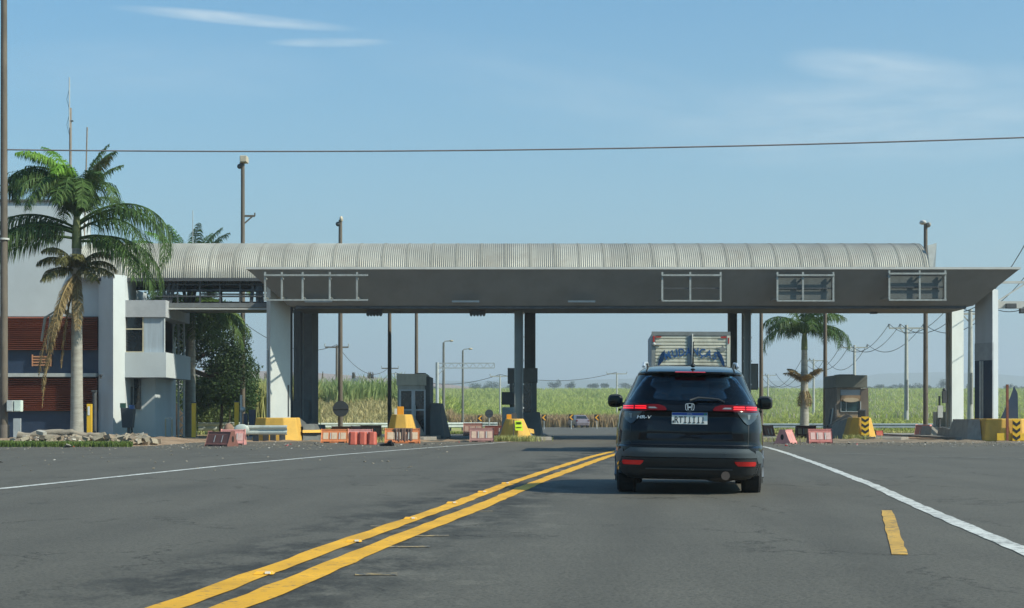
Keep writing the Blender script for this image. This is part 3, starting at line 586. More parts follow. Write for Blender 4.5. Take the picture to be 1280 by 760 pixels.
def booth_centre():
    Y = 66.0; X = lambda u: XU(u,Y); Z = lambda v: ZV(v,Y)
    t = thing('toll_booth', 'dark shaded toll booth wrapped round the central columns', 'toll booth', (X(652),Y,0), 'toll booths')
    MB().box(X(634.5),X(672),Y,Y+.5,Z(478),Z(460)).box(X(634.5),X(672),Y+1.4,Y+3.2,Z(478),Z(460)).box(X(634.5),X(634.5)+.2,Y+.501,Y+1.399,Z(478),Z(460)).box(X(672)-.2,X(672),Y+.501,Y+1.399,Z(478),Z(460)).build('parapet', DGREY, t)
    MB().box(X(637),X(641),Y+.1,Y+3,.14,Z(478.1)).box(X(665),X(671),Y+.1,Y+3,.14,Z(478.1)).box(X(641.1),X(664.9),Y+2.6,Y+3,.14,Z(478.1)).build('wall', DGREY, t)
    MB().box(X(641.1),X(664.9),Y+.2,Y+.26,Z(516),Z(478.2)).build('window_pane', GLASS, t)
    MB().box(X(664.0),X(664.9)+.0,Y+.12,Y+.19,Z(516),Z(478.2)).box(X(641.1),X(642.3),Y+.12,Y+.19,Z(516),Z(478.2)).build('window_frame', MG, t)
    MB().box(X(627),X(648),Y-.1,Y+.09,Z(506),Z(490)).build('side_cabinet', mat('cabinet_dark',(.035,.04,.045),.6), t, .01)
    MB().prism([(X(652),65.2),(X(676),65.2),(X(680),66.4),(X(680),69),(X(652),69)],.0,Z(515),[(X(652),65.5),(X(675),65.5),(X(675),66.4),(X(675),68.7),(X(652),68.7)]).build('plinth', DGREY, t, .06)
    c = thing('utility_cabinet', 'pale grey utility cabinet left of the central yellow nose', 'cabinet', (X(640),64.5,0)); MB().box(XU(627.5,64.5),XU(648,64.5),64.5,64.9,.132,ZV(509,64.5)).build('cabinet_body', mat('cabinet_pale',(.24,.28,.29),.6), c, .02); MB().box(XU(629,64.5),XU(641,64.5),64.485,64.497,.2,ZV(511,64.5)).build('cabinet_door', mat('cabinet_pale2',(.21,.25,.26),.6), c)
booth_centre()
def booth_right():
    Y = 66.0; X = lambda u: XU(u,Y); Z = lambda v: ZV(v,Y); BR = mat('booth_brown',(.24,.20,.16),.8,var=.2,scale=2,dirt=.5,dirtcol=(.08,.07,.06))
    t = thing('toll_booth', 'weathered brown toll booth with window and dark flat top on the right', 'toll booth', (X(1064),Y,0), 'toll booths')
    MB().box(X(1044.5),X(1083.5),Y-.1,Y+2.6,Z(484.5),Z(469)).build('parapet', mat('booth_top',(.15,.155,.135),.7,var=.15,scale=2), t, .01)
    MB().box(X(1049),X(1068),Y-.05,Y+1,Z(469)+.003,Z(468)+.003).build('roof_cap', DSTEEL, t)
    MB().box(X(1046),X(1050),Y,Y+2.5,.132,Z(484.7)).box(X(1050.01),X(1076),Y,Y+.2,Z(486.8),Z(484.7)).box(X(1050.01),X(1076),Y+.02,Y+.2,.132,Z(514.5)).box(X(1050.01),X(1083),Y+2.3,Y+2.5,.132,Z(484.7)).build('wall', BR, t)
    MB().add([(X(1076),Y+.02,.132),(X(1086),Y-.05,.132),(X(1086),Y+2.2,.132),(X(1076),Y+2.2,.132),(X(1076),Y+.02,Z(487)),(X(1085),Y-.05,Z(484.8)),(X(1085),Y+2.2,Z(484.8)),(X(1076),Y+2.2,Z(487))],[(0,3,2,1),(4,5,6,7),(0,1,5,4),(1,2,6,5),(2,3,7,6),(3,0,4,7)]).build('side_panel', mat('booth_tan',(.26,.21,.17),.8,var=.15,scale=2), t)
    MB().box(X(1051),X(1075.8),Y+.05,Y+.12,Z(494),Z(487)).build('roller_shutter', mat('shutter',(.28,.33,.38),.6,var=.2,scale=14,stretch=(.05,1,4)), t)
    MB().box(X(1051),X(1075.8),Y+.02,Y+.1,Z(501.5),Z(494.1)).build('window_lintel', mat('lintel_tan',(.24,.17,.11),.8), t)
    f = MB().box(X(1050.5),X(1051.5),Y-.03,Y+.01,Z(514),Z(501.7)).box(X(1075),X(1076),Y-.03,Y+.01,Z(514),Z(501.7)).box(X(1050.5),X(1076),Y-.03,Y+.01,Z(514.9),Z(514.1)).build('window_frame', STEEL, t)
    MB().box(X(1051.6),X(1074.9),Y+.02,Y+.05,Z(514),Z(501.7)).build('window_pane', mat('teal_glass',(.02,.05,.055),.1), f)
    MB().box(X(1057.3),X(1058.2),Y-.0,Y+.018,Z(514),Z(501.7)).build('mullion', STEEL, f)
    mb = MB().cyl((X(1063),Y+.1,Z(500)),.33,'y',.5,20); mb.v = [(x,y,Z(500)+(z-Z(500))*.28) for x,y,z in mb.v]; mb.build('awning_hood', mat('hood_tan',(.42,.34,.24),.6), t)
    wood = mat('wood_shelf',(.36,.25,.13),.8)
    MB().box(X(1046.5),X(1072),Y-.12,Y-.03,Z(521),Z(519.7)).build('shelf', wood, t)
    MB().box(X(1064),X(1066),Y-.12,Y-.04,Z(527),Z(521.1)).box(X(1069),X(1071),Y-.12,Y-.04,Z(527),Z(521.1)).build('shelf_bracket', wood, t)
    MB().bar((X(1043.5),Y-.2,.1),(X(1043.5),Y-.2,Z(505)),.06).build('corner_post', DSTEEL, t)
    b = thing('concrete_ramp', 'dark sloping concrete block at the foot of the right booth', 'concrete block', (X(1052),64.5,0))
    MB().add([(12.9,63.9,0),(13.75,62.2,0),(13.75,65.7,0),(12.9,65.7,0),(12.95,64.2,.42),(13.75,62.6,.60),(13.75,65.6,1.05),(12.95,65.6,.55)],[(0,3,2,1),(4,5,6,7),(0,1,5,4),(1,2,6,5),(2,3,7,6),(3,0,4,7)]).build('ramp_block', DGREY, b, .04)
    MB().box(13.02,13.12,63.72,63.80,.45,.58).build('reflector', AMB, b)
booth_right()
# low concrete kerb blocks along the right lane
for i,(u0,u1,vt,vb,Y,c) in enumerate([(1163,1184,533,549,66,CONC),(1185,1193,534,551,63.5,CONC),(1194,1203,536,554,61.5,CONC),(385,402,531,545,63,DGREY),(368,386,532,546,62,DGREY)]):
    lab = ['long dark concrete kerb block beside the right white pillar foot','short kerb block with amber reflector between two blocks on the right','nearest kerb block touching the right yellow block','dark concrete block by the dark rear pillar, nearer the orange barriers','dark concrete block between left yellow nose and orange barriers'][i]
    o = thing('kerb_block', lab, 'concrete block', (XU((u0+u1)/2,Y),Y,0), 'low concrete kerb blocks')
    x0,x1 = XU(u0,Y),XU(u1,Y); z = ZV(vt,Y); MB().prism([(x0,Y),(x1,Y),(x1,Y+1.8),(x0,Y+1.8)],0,z,[(x0+.08,Y+.2),(x1-.05,Y+.2),(x1-.05,Y+1.7),(x0+.08,Y+1.7)]).build('block_body', c, o, .04)
    if i < 3: MB().box(x1-.16,x1-.05,Y-.01,Y+.05,z-.2,z-.08).build('reflector', AMB, o)
o = thing('control_post', 'black signal head on a thin post left of the bright white pillar', 'signal post', (XU(1178,66),66,0)); x = XU(1178,66)
MB().tube([(x-.12,66,0),(x-.12,66,1.75)],.045).build('post', DSTEEL, o); MB().box(x+.0,x+.16,65.9,66.1,1.45,1.95).sphere((x+.08,66,2.0),.08).build('signal_head', DSTEEL, o); MB().box(x-.22,x-.02,65.85,65.95,.85,1.35).build('notice_plate', CAPM, o)
tag(MB().box(XU(1170,67),XU(1183,67),67,67.5,0,1.1).build('pale_cabinet', mat('cream_cabinet',(.40,.40,.33),.7), None, .02), 'small cream cabinet behind the low kerb blocks on the right', 'cabinet')

# ------------------------------------------------------------------ office building at the left
def building():
    Y = 66.0; X = lambda u: XU(u,Y); Z = lambda v: ZV(v,Y)
    t = thing('office_building', 'two storey white plaza office with red louvres and navy bands behind the big palm', 'building', (X(100),Y,0))
    BW = mat('blue_white_wall', (.47,.52,.54), .8, var=.06, scale=.8, dirt=.35, dirtcol=(.40,.43,.42), bump=.15, bscale=20)
    MB().box(-34,X(93),Y+.3,Y+2.6,Z(394.9),Z(251)).build('upper_wall', BW, t)
    MB().box(-34.1,X(93)+.06,Y+.22,Y+2.7,Z(251)+.003,Z(250)+.06).build('coping', DGREY, t)
    MB().box(X(93)+.01,X(121),Y+.3,Y+9,Z(394.9),Z(346)).build('lower_roof_wall', BW, t)
    MB().box(-34,X(121),Y+.35,Y+9,0,Z(395)).build('navy_wall', NAVY, t)
    LO = mat('red_louvre', (.21,.060,.034), .55, var=.3, scale=1.5, stretch=(.3,1,6), dirt=.3, dirtcol=(.10,.03,.02))
    for (va,vb) in ((395.5,437),(472,513)):
        z0,z1 = Z(vb),Z(va); n = 17; mb = MB(); h = (z1-z0)/n
        for i in range(n):
            zz = z0+i*h; mb.add([(-34,Y+.12,zz+.02),(X(120),Y+.12,zz+.02),(X(120),Y+.30,zz+h*.95),(-34,Y+.30,zz+h*.95),(-34,Y+.15,zz-.01),(X(120),Y+.15,zz-.01),(X(120),Y+.345,zz+h*.93),(-34,Y+.345,zz+h*.93)],[(0,1,2,3),(7,6,5,4),(0,4,5,1),(1,5,6,2),(3,2,6,7),(3,7,4,0)])
        mb.build('louvre_panel', LO, t)
    z0,z1 = Z(457),Z(443); mb = MB()
    for i in range(4): mb.box(X(39),X(61),Y+.2,Y+.34,z0+i*(z1-z0)/4,z0+i*(z1-z0)/4+.06)
    mb.box(X(38),X(39),Y+.18,Y+.34,z0-.02,z1).box(X(61),X(62),Y+.18,Y+.34,z0-.02,z1).build('vent_grille', mat('copper_vent',(.45,.22,.12),.5), t)
    MB().box(-34,X(120),Y-.05,Y+.34,Z(471),Z(466.5)).build('ledge', mat('grey_ledge',(.40,.42,.40),.7), t)
    MB().prism([(X(121.5),Y+.2),(XU(141.5,65.0),65.0),(XU(156,65.5),65.5),(X(156),Y+2),(X(121.5),Y+2)],0,Z(345.5)).build('stair_tower', mat('white_tower',(.50,.545,.55),.8,var=.05,scale=1,dirt=.25,dirtcol=(.48,.5,.48)), t)
    MB().box(X(156)+.01,X(188),Y+.9,Y+5,0,Z(380)).build('recessed_wall', BW, t)
    MB().box(X(156)+.01,XU(207.5,65.5),65.5,Y+4.5,Z(472),Z(441)).build('balcony', BW, t)
    MB().box(X(156)+.01,XU(207,65.6),65.6,Y+4.5,Z(397),Z(376)).build('roof_slab', mat('slab_grey',(.38,.40,.42),.8,var=.08), t)
    f = MB().box(X(156)+.02,X(158.2),65.7,65.8,Z(440.9),Z(397.1)).box(X(180),X(181.6),65.7,65.8,Z(440.9),Z(397.1)).box(X(158.21),X(179.9),65.7,65.79,Z(412.5),Z(411)).box(X(158.21),X(179.9),65.7,65.79,Z(440.9),Z(439.6)).build('window_frame', mat('cream_frame',(.42,.38,.27),.6), t)
    MB().box(X(158.3),X(179.9),65.74,65.77,Z(439.5),Z(397.1)).build('window_pane', GLASS, f)
    MB().box(X(181.7),XU(204.5,65.7),65.72,65.78,Z(440.9),Z(397.1)).build('pale_blind', mat('pale_blind',(.36,.42,.47),.35,var=.15,scale=3,stretch=(4,1,.2)), f)
    MB().box(XU(204.6,65.7),XU(205.8,65.7),65.7,65.8,Z(440.9),Z(397.1)).build('corner_mullion', BW, f)
    MB().box(X(182.5),X(188),Y+.4,Y+4.3,Z(440.9),Z(397.1)).build('return_wall', mat('return_grey',(.35,.38,.40),.8), t)
    d = MB().box(X(160),X(171.5),Y+.84,Y+.89,Z(513),Z(471)).build('lower_window_frame', STEEL, t); MB().box(X(161.5),X(170.5),Y+.81,Y+.835,Z(511.5),Z(473)).build('window_pane', GLASS, d)
    MB().box(X(157.3),X(159.6),Y+.80,Y+.89,.1,Z(483)).build('grey_door_jamb', DSTEEL, t)
    MB().tube([(X(118.5),Y+.0,.2),(X(118.5),Y+.0,Z(490))],.05).tube([(X(123.8),65.3,0),(X(123.8),65.3,Z(489))],.09).box(X(121),X(126.5),65.15,65.45,Z(490),Z(488)).build('downpipe', DSTEEL, t)
    MB().box(X(131.5),X(135),64.9,65.2,Z(470.5),Z(469)).box(X(132.6),X(133.8),65.0,65.2,Z(474),Z(470.6)).build('wall_lamp', DSTEEL, t)
    # aerials on the roof
    Ya = 67.5; a_ = thing('radio_mast', 'thin pale radio mast on the office roof behind the big palm', 'aerial', (XU(88,Ya),Ya,9.8))
    MB().tube([(XU(88,Ya),Ya,9.8),(XU(88,Ya),Ya,ZV(135,Ya))],.055).build('mast_tube', mat('mast_brown',(.22,.18,.14),.7), a_)
    MB().tube([(XU(87.2,Ya),Ya-.05,ZV(160,Ya)),(XU(87.2,Ya),Ya-.05,ZV(97,Ya))],.028).build('whip', STEEL, a_)
    MB().box(XU(88,Ya)-.02,XU(91.5,Ya),Ya-.05,Ya+.05,ZV(152,Ya),ZV(150.5,Ya)).build('clamp', DSTEEL, a_)
    pts = [(XU(87.5+ -4*math.sin(k/8*math.pi*2.0)**2,Ya),Ya,ZV(172-k*8,Ya)) for k in range(9)]
    MB().tube(pts,.008,4).build('cable', DSTEEL, a_)
    o = MB().tube([(XU(105.5,Ya),Ya,8.4),(XU(109,Ya),Ya,ZV(159,Ya))],.03).build('leaning_rod', mat('mast_brown',(.2,.2,.2))); tag(o, 'short rust brown rod leaning right beside the radio mast', 'rod')
    o = MB().tube([(XU(241,71),71,8),(XU(241,71),71,ZV(263,71))],.018).build('thin_rod', STEEL); tag(o, 'hair thin aerial rod above the second palm crown', 'aerial')
building()
# wheelie bin held on a post
t = thing('litter_bin', 'dark grey litter bin with blue lid tab against the office wall', 'bin', (XU(160,64.6),64.6,0)); x = XU(160,64.6); Yb = 64.6
MB().prism([(x-.2,Yb-.2),(x+.2,Yb-.2),(x+.2,Yb+.2),(x-.2,Yb+.2)],.45,1.25,[(x-.25,Yb-.25),(x+.28,Yb-.25),(x+.28,Yb+.25),(x-.25,Yb+.25)]).build('bin_body', mat('bin_grey',(.035,.045,.055),.6), t, .02)
MB().box(x+.1,x+.3,Yb-.27,Yb-.1,1.2,1.36).build('blue_tab', mat('bin_blue',(.03,.09,.25),.5), t); MB().tube([(x+.03,Yb,0),(x+.03,Yb,.5)],.06).build('post', DSTEEL, t)
MB().box(x-.3,x-.1,Yb-.1,Yb+.1,1.25,1.44).build('bin_lid', mat('bin_green',(.02,.07,.05),.5), t)

# ------------------------------------------------------------------ poles
def mast(label, u, Y, vtop, r, vbot=None, head='flood', m=RUST, cat='mast', group='brown lighting masts', lean=0, arm=None):
    x = XU(u,Y); z0 = zt(x,Y)-.1; z1 = ZV(vtop,Y); t = thing('light_mast', label, cat, (x,Y,z0), group)
    MB().tube([(x,Y,z0),(x+lean*.5,Y,(z0+z1)/2),(x+lean,Y,z1)],[r,r*.88,r*.72],10).build('mast_tube', m, t)
    k = Y/2000; xx = x+lean
    if head == 'flood':
        MB().box(xx-2*k,xx+6.5*k,Y-.45,Y+.2,z1-5*k,z1+3*k).build('lamp_head', mat('lamp_beige',(.46,.40,.30),.6), t, .03)
        MB().sphere((xx-4*k,Y,z1-9*k),3.2*k).build('small_lamp', DSTEEL, t); MB().bar((xx-4*k,Y,z1-5*k),(xx+2*k,Y,z1-5*k),.08).build('head_bracket', DSTEEL, t)
    elif head == 'twin':
        MB().sphere((xx+1*k,Y,z1+1*k),(2.2*k,.2,4*k)).build('lamp_head', mat('lamp_beige',(.3,.3,.3)), t); MB().sphere((xx-3*k,Y,z1-5*k),3*k).build('lamp_head', DSTEEL, t)
    elif head == 'spots':
        MB().sphere((xx-3.5*k,Y,z1+1*k),(4*k,.25,3*k)).build('lamp_head', mat('lamp_pale',(.5,.5,.48)), t); MB().sphere((xx+3.5*k,Y,z1-2*k),(2.8*k,.25,3.4*k)).build('lamp_head', mat('lamp_pale2',(.3,.29,.26)), t)
    if arm:
        v, L = arm; za = ZV(v,Y); MB().bar((xx,Y,za),(xx+L*k,Y,za),.09).bar((xx,Y,za-11*k),(xx+L*k*.8,Y,za-.02),.06).bar((xx+L*k,Y,za),(xx+L*k,Y,za+4*k),.06).build('side_arm', m, t)
    return t
mast('tallest brown mast with a floodlight, rising left of the left white pillar', 303.5, 78, 199, .125, head='flood', arm=(270,15))
mast('brown mast with twin lamps standing left of the round sign back', 425.5, 76, 275, .12, head='twin')
mast('brown mast between the round sign back and the left booth', 487, 72, 330, .10, head=None)
mast('slim brown mast rising behind the left booth', 520.5, 80, 335, .10, head=None)
mast('brown mast just left of the right palm', 951.5, 74, 340, .10, head=None)
mast('dark brown mast between the right palm and the right booth', 1031.5, 74, 340, .10, head=None)
mast('brown mast with spotlights above the right end of the vault', 1157, 76, 279, .12, head='spots')
t = mast('thick weathered utility pole at the left picture edge', 5, 55, -60, .135, head=None, cat='pole', group='utility poles')
x = XU(5,55)
MB().tube([(x,55,-.05),(x,55,.62)],.19).build('pole_sleeve', mat('sleeve_grey',(.14,.12,.10),.9), t); MB().tube([(x,55,6.97),(x,55,7.03)],.185,12).build('strap', CAPM, t)
MB().box(XU(17,55)+.05,XU(25,55)+.08,54.8,54.88,ZV(549,55)+.0,ZV(523,55)).build('sleeve_angle', STEEL, t)
for i,(u0,u1,c) in enumerate([(11,19,(.42,.45,.44)),(20,29,(.52,.60,.54))]):
    o = thing('meter_box', ['grey meter box fixed next to the left edge pole','pale green meter box just right of the grey meter box'][i], 'meter box', (XU((u0+u1)/2,55),54.9,1.0), 'meter boxes on the left edge pole')
    MB().box(XU(u0,55),XU(u1,55),54.75,55.0,ZV(514.5,55),ZV(500.5,55)).build('box_body', mat('meter_%d'%i,c,.6), o, .01); MB().box(XU(u0+.8,55),XU(u1-.8,55),54.735,54.747,ZV(513.5,55),ZV(501.5,55)).build('box_door', mat('meter_door_%d'%i,tuple(q*1.1 for q in c),.6), o)
def streetlamp(label, u, Y, vtop):
    x = XU(u,Y); z0 = zt(x,Y)-.1; z1 = ZV(vtop,Y); k = Y/2000; t = thing('street_lamp', label, 'street lamp', (x,Y,z0), 'curved arm street lamps beyond the plaza')
    MB().tube([(x,Y,z0),(x,Y,z1)],[.13,.08]).build('lamp_post', mat('post_grey',(.13,.135,.125),.8), t)
    MB().tube([(x,Y,z1),(x+2*k,Y,z1+1.6*k),(x+8*k,Y,z1+2.2*k)],.05).build('lamp_arm', STEEL, t); MB().sphere((x+9.5*k,Y,z1+2*k),(2.8*k,.25,1.2*k)).build('lamp_head', mat('head_tan',(.38,.33,.24),.6), t)
streetlamp('taller street lamp rising right of the left booth', 554.5, 125, 428); streetlamp('shorter street lamp between the booth and the round sign back', 578.5, 150, 438)
# cantilever sign gantry beyond
t = thing('cantilever_gantry', 'empty cantilever lattice sign gantry beyond the plaza', 'gantry', (XU(546,115),115,zt(-5,115))); Y = 115; x = XU(546.5,Y)
MB().tube([(x,Y,zt(x,Y)-.1),(x,Y,ZV(453,Y))],.12).build('post', STEEL, t); mb = MB(); za, zb = ZV(454,Y), ZV(460,Y); x1 = XU(618,Y)
mb.bar((x,Y,za),(x1,Y,za),.07); mb.bar((x,Y,zb),(x1,Y,zb),.07); n = 16
for i in range(n): a_ = x+(x1-x)*i/n; b_ = x+(x1-x)*(i+1)/n; mb.bar((a_,Y,zb if i%2 else za),(b_,Y,za if i%2 else zb),.04)
mb.bar((x1,Y,za),(x1,Y,zb),.06); mb.bar((x,Y,ZV(470,Y)),(XU(556,Y),Y,zb),.05); mb.build('lattice_arm', STEEL, t)
# round sign backs
for i,(u,v,r,Y) in enumerate([(426,511,10,75.2),(611.5,517,5.2,95)]):
    x = XU(u,Y); rr = r*Y/2000; z = ZV(v,Y); t = thing('round_sign', ['large round sign seen from its dark back, on the left mast','small round sign seen from its black back, left of the central island'][i], 'road sign', (x,Y,z-rr), 'round signs seen from behind')
    MB().cyl((x,Y,z),rr,'y',.02,32).build('sign_disc', mat('sign_back_dark',(.045,.055,.065),.6), t)
    if i: MB().tube([(x,Y+.04,zt(x,Y)),(x,Y+.04,z+rr*.7)],.035).build('sign_post', STEEL, t)
    MB().box(x-rr*.95,x+rr*.95,Y-.03,Y-.012,z-.02,z+.02).build('sign_stiffener', DSTEEL, t)
# far chevron markers
for i,(u,v) in enumerate([(600,523),(680,522),(714,521.5),(746,522)]):
    Y = 165; x = XU(u,Y); z = ZV(v,Y); zg = zt(x,Y); t = thing('chevron_sign', ['small orange and black arrow board left of the small round sign','small arrow board just right of the central booth','small arrow board left of the distant silver car','small arrow board right of the distant silver car'][i], 'arrow board', (x,Y,zg), 'arrow boards round the bend')
    MB().box(x-.26,x+.26,Y,Y+.03,z-.32,z+.32).build('board', BLK, t); MB().add([(x-.2,Y-.01,z),(x+.08,Y-.01,z+.28),(x+.24,Y-.01,z+.28),(x-.02,Y-.01,z),(x+.24,Y-.01,z-.28),(x+.08,Y-.01,z-.28)],[(0,3,2,1),(0,5,4,3)]).build('arrow_marking', mat('arrow_orange',(.85,.38,.02),.5), t); MB().tube([(x,Y+.05,zg),(x,Y+.05,z)],.04).build('stake', STEEL, t)

# utility poles and cables
CP = mat('concrete_pole', (.38,.38,.35), .8, var=.1)
WIRE = mat('wire', (.05,.05,.055), .6)
PL = [(1330,300,62),(1213,388,95),(1133,407,125),(1068,432,165),(1017,449,225),(960,468,320)]
tips = []
labs = ['concrete utility pole beyond the right picture edge','concrete utility pole half hidden behind the bright white pillar','concrete utility pole standing between the right booth and the right mast','concrete utility pole rising behind the right booth','slim concrete utility pole just right of the right palm trunk','farthest slim concrete utility pole in the right line']
for i,(u,v,Y) in enumerate(PL):
    x = XU(u,Y); z0 = zt(x,Y)-.2; z1 = ZV(v,Y)+.15; t = thing('utility_pole', labs[i], 'utility pole', (x,Y,z0), 'concrete utility poles right of the road')
    MB().tube([(x,Y,z0),(x,Y,z1-.1)],[.20,.12],8).build('pole_shaft', CP, t)
    if i in (1,2,3): MB().box(x-.05,x+.05,Y-.26,Y-.19,z0+2,z0+ (z1-z0)*.5).build('recess', mat('recess_dark',(.12,.13,.13),.8), t)
    L = 1.35 if i < 4 else 1.6; MB().bar((x-L,Y,z1-.35),(x+L,Y,z1-.35),.12).bar((x-L*.4,Y,z1-.35),(x,Y,z1-.9),.06).bar((x+L*.4,Y,z1-.35),(x,Y,z1-.9),.06).build('crossarm', CP, t)
    tp = []
    for s in (-1,-.35,1): tp.append((x+s*L,Y,z1-.02)); MB().tube([(x+s*L,Y,z1-.29),(x+s*L,Y,z1-.02)],[.07,.09],8).build('insulator', mat('insulator',(.28,.30,.32),.4), t)
    tips.append(tp)
for k in range(3):
    mb = MB(); pts = []
    for i in range(len(tips)-1):
        a_,b_ = Vector(tips[i][k]),Vector(tips[i+1][k]); n = 14; sag = (a_-b_).length*.035
        for j in range(n): f = j/n; p = a_.lerp(b_,f); p.z -= sag*4*f*(1-f); pts.append(p)
    pts.append(Vector(tips[-1][k])); rad = [.012+.00012*p.y for p in pts]; o = mb.tube(pts, rad, 4).build('power_cable', WIRE)
    tag(o, ['left hand cable strung along the right line of concrete poles','middle cable strung along the right line of concrete poles','right hand cable strung along the right line of concrete poles'][k], 'cable', 'cables of the right pole line')
PL2 = [(300,395,120),(427,431,150),(486,459,190),(476,466,240),(781,468,270),(774,466,300)]
def tee(label, u, v, Y, L=1.1, r=.14, m=RUST, grp='timber and concrete poles left of the road'):
    x = XU(u,Y); z0 = zt(x,Y)-.2; z1 = ZV(v,Y); t = thing('utility_pole', label, 'utility pole', (x,Y,z0), grp); MB().tube([(x,Y,z0),(x,Y,z1)],[r,r*.7],8).build('pole_shaft', m, t)
    MB().bar((x-L,Y,z1-.15),(x+L,Y,z1-.15),.14).build('crossarm', m, t)
    for s in (-1,1): MB().tube([(x+s*L,Y,z1-.1),(x+s*L,Y,z1+.18)],.06,6).build('insulator', STEEL, t)
    return (x,Y,z1+.1)
a1 = tee('thin dark pole with a crossarm left of the left twin lamp mast', 421, 432, 150); a2 = tee('pole with a short crossarm behind the mast left of the booth', 487.5, 459, 210); a3 = tee('pale thin pole partly hidden by the left booth', 494, 466, 260, m=CP)
b1 = tee('white concrete pole left of the central booth, in the field', 625, 469, 210, m=CP, L=1.3); b2 = tee('white pole in the field just left of the black car', 771, 466, 240, m=CP, L=1.5)
for (P_,Q_,lab) in [((XU(300,110),110,ZV(400,110)),a1,'cable from behind the left pillar to the thin dark pole'),(a1,a2,'cable sagging from the thin dark pole to the pole by the booth'),(a3,b1,'cable crossing behind the left booth to the white field pole'),(b1,b2,'cable from the central white pole to the one by the car')]:
    P_ = Vector(P_); Q_ = Vector(Q_); sg = (P_-Q_).length*.03; pts = []
    for j in range(17): f = j/16; p = P_.lerp(Q_,f); p.z -= sg*4*f*(1-f); pts.append(p)
    tag(MB().tube(pts,[.012+.00012*p.y for p in pts],4).build('power_cable', WIRE), lab, 'cable')
pts = []
for j in range(41): f = j/40; X_ = XU(5,55)+f*60; Y_ = 55-f*6; pts.append((X_,Y_,ZV(187,55)+f*.83-4*f*(1-f)*.656))
tag(MB().tube(pts,.026,5).build('overhead_cable', mat('cable_grey',(.20,.18,.18),.7)), 'single thick cable crossing the whole sky above the canopy', 'cable')
# lattice tower beside second palm
t = thing('lattice_post', 'slender grey lattice post left of the second palm trunk', 'lattice post', (XU(227,70),70,0)); mb = MB(); xa,xb = XU(223,70),XU(230,70); z1 = ZV(384,70)
mb.bar((xa,70,0),(xa,70,z1),.07); mb.bar((xb,70,0),(xb,70,z1),.07); n = 22
for i in range(n): za = z1*i/n; zb = z1*(i+1)/n; mb.bar((xa if i%2 else xb,70,za),(xb if i%2 else xa,70,zb),.035)
mb.build('lattice', STEEL, t); MB().bar((XU(207,70),70,z1+.05),(XU(286,70),70,z1+.12),.08).build('top_rail', STEEL, t)

# ------------------------------------------------------------------ marker posts
t = thing('marker_post', 'tall yellow marker post on the verge before the palm', 'marker post', (XU(111.5,52),52,0), 'yellow marker posts')
x = XU(111.5,52); MB().box(x-.085,x+.085,52,52.08,0,ZV(505,52)).build('post_body', mat('post_yellow',(.72,.42,.02),.5,var=.08,dirt=.3,scale=3), t, .01); MB().box(x-.045,x+.02,51.985,51.998,ZV(519,52),ZV(508,52)).build('white_plate', mat('plate_white',(.6,.6,.58),.5), t)
for u,vt,Y,l in ((242,504,64,'dull yellow marker post in the shade at the second palm trunk'),(295.5,503,64.5,'bright yellow marker post left of the near guardrail')):
    x = XU(u,Y); t = thing('marker_post', l, 'marker post', (x,Y,0), 'yellow marker posts'); MB().box(x-.085,x+.085,Y,Y+.1,0,ZV(vt,Y)).build('post_body', MATS['post_yellow'], t, .01); MB().box(x-.088,x+.088,Y-.003,Y+.103,ZV(vt,Y)+.001,ZV(vt,Y)+.05).build('post_cap', DSTEEL, t)
for i,(u0,u1,vt,Y) in enumerate([(304,309,517,63),(310.5,318.5,512,63)]):
    o = MB().box(XU(u0,Y)+i*.01,XU(u1,Y),Y,Y+.25,0,ZV(vt,Y)).build('navy_post', NAVY, None, .02); tag(o, ['narrower navy post stub behind the near guardrail','wider navy post stub left of the left white pillar'][i], 'post')
o = MB().sphere((XU(303.5,63.2),63.2,ZV(512,63)),.11).tube([(XU(301,63.2),63.3,0),(XU(301,63.2),63.3,1.75)],.05).build('grey_stub_post', STEEL); tag(o, 'grey stub post with a ball fitting beside the bright yellow post', 'post')
# guard rails
def guardrail(label, pts, zc, ps, m=STEEL, h=.31, grp='guardrails', pw=.12):
    t = thing('guardrail', label, 'guardrail', (*pts[0][:2],0), grp)
    prof = [(0,-h/2),(.05,-h*.36),(.05,-h*.2),(0,0-h*.06),(0,h*.06),(.05,h*.2),(.05,h*.36),(0,h/2),(-.012,h/2),(.036,h*.36),(.036,h*.2),(-.012,h*.06),(-.012,-h*.06),(.036,-h*.2),(.036,-h*.36),(-.012,-h/2)]
    mb = MB()
    for a_,b_ in zip(pts[:-1],pts[1:]):
        A_ = Vector((a_[0],a_[1],zc+(a_[2] if len(a_)>2 else 0))); B_ = Vector((b_[0],b_[1],zc+(b_[2] if len(b_)>2 else 0))); mb.extr(prof, A_, B_)
    mb.build('rail_beam', m, t)
    for p in ps: zb = zt(*p); MB().box(p[0]-pw/2,p[0]+pw/2,p[1]+.07,p[1]+.2,min(0,zb)-.05 if len(pts[0])<3 else zb-.05,zc+.10).build('rail_post', DSTEEL, t)
    return t
GR = mat('pale_rail', (.46,.50,.46), .6, .1, var=.12, scale=2, dirt=.5, dirtcol=(.28,.24,.18))
g = guardrail('near pale guardrail end standing before the left yellow nose', [(XU(301,57.3),57.3),(XU(325,57.3),57.3),(XU(360,57.3),57.1)], ZV(537.5,57.3), [(XU(319,57.3),57.3),(XU(330,57.3),57.6),(XU(339,57.3),57.6),(XU(353,57.3),57.15)], GR, .34, pw=.2)
MB().sphere((XU(302,57.25),57.25,ZV(537,57.3)),(.28,.05,.20)).build('rail_end', GR, g)
guardrail('long guardrail behind the plaza in front of the cane', [(-26,93),(-14,95),(-8,97),(-3,99)], .35, [(x,y) for x,y in ((-24,93.4),(-20,94),(-16,94.7),(-12,95.6),(-8,97),(-4,98.6))], GR)
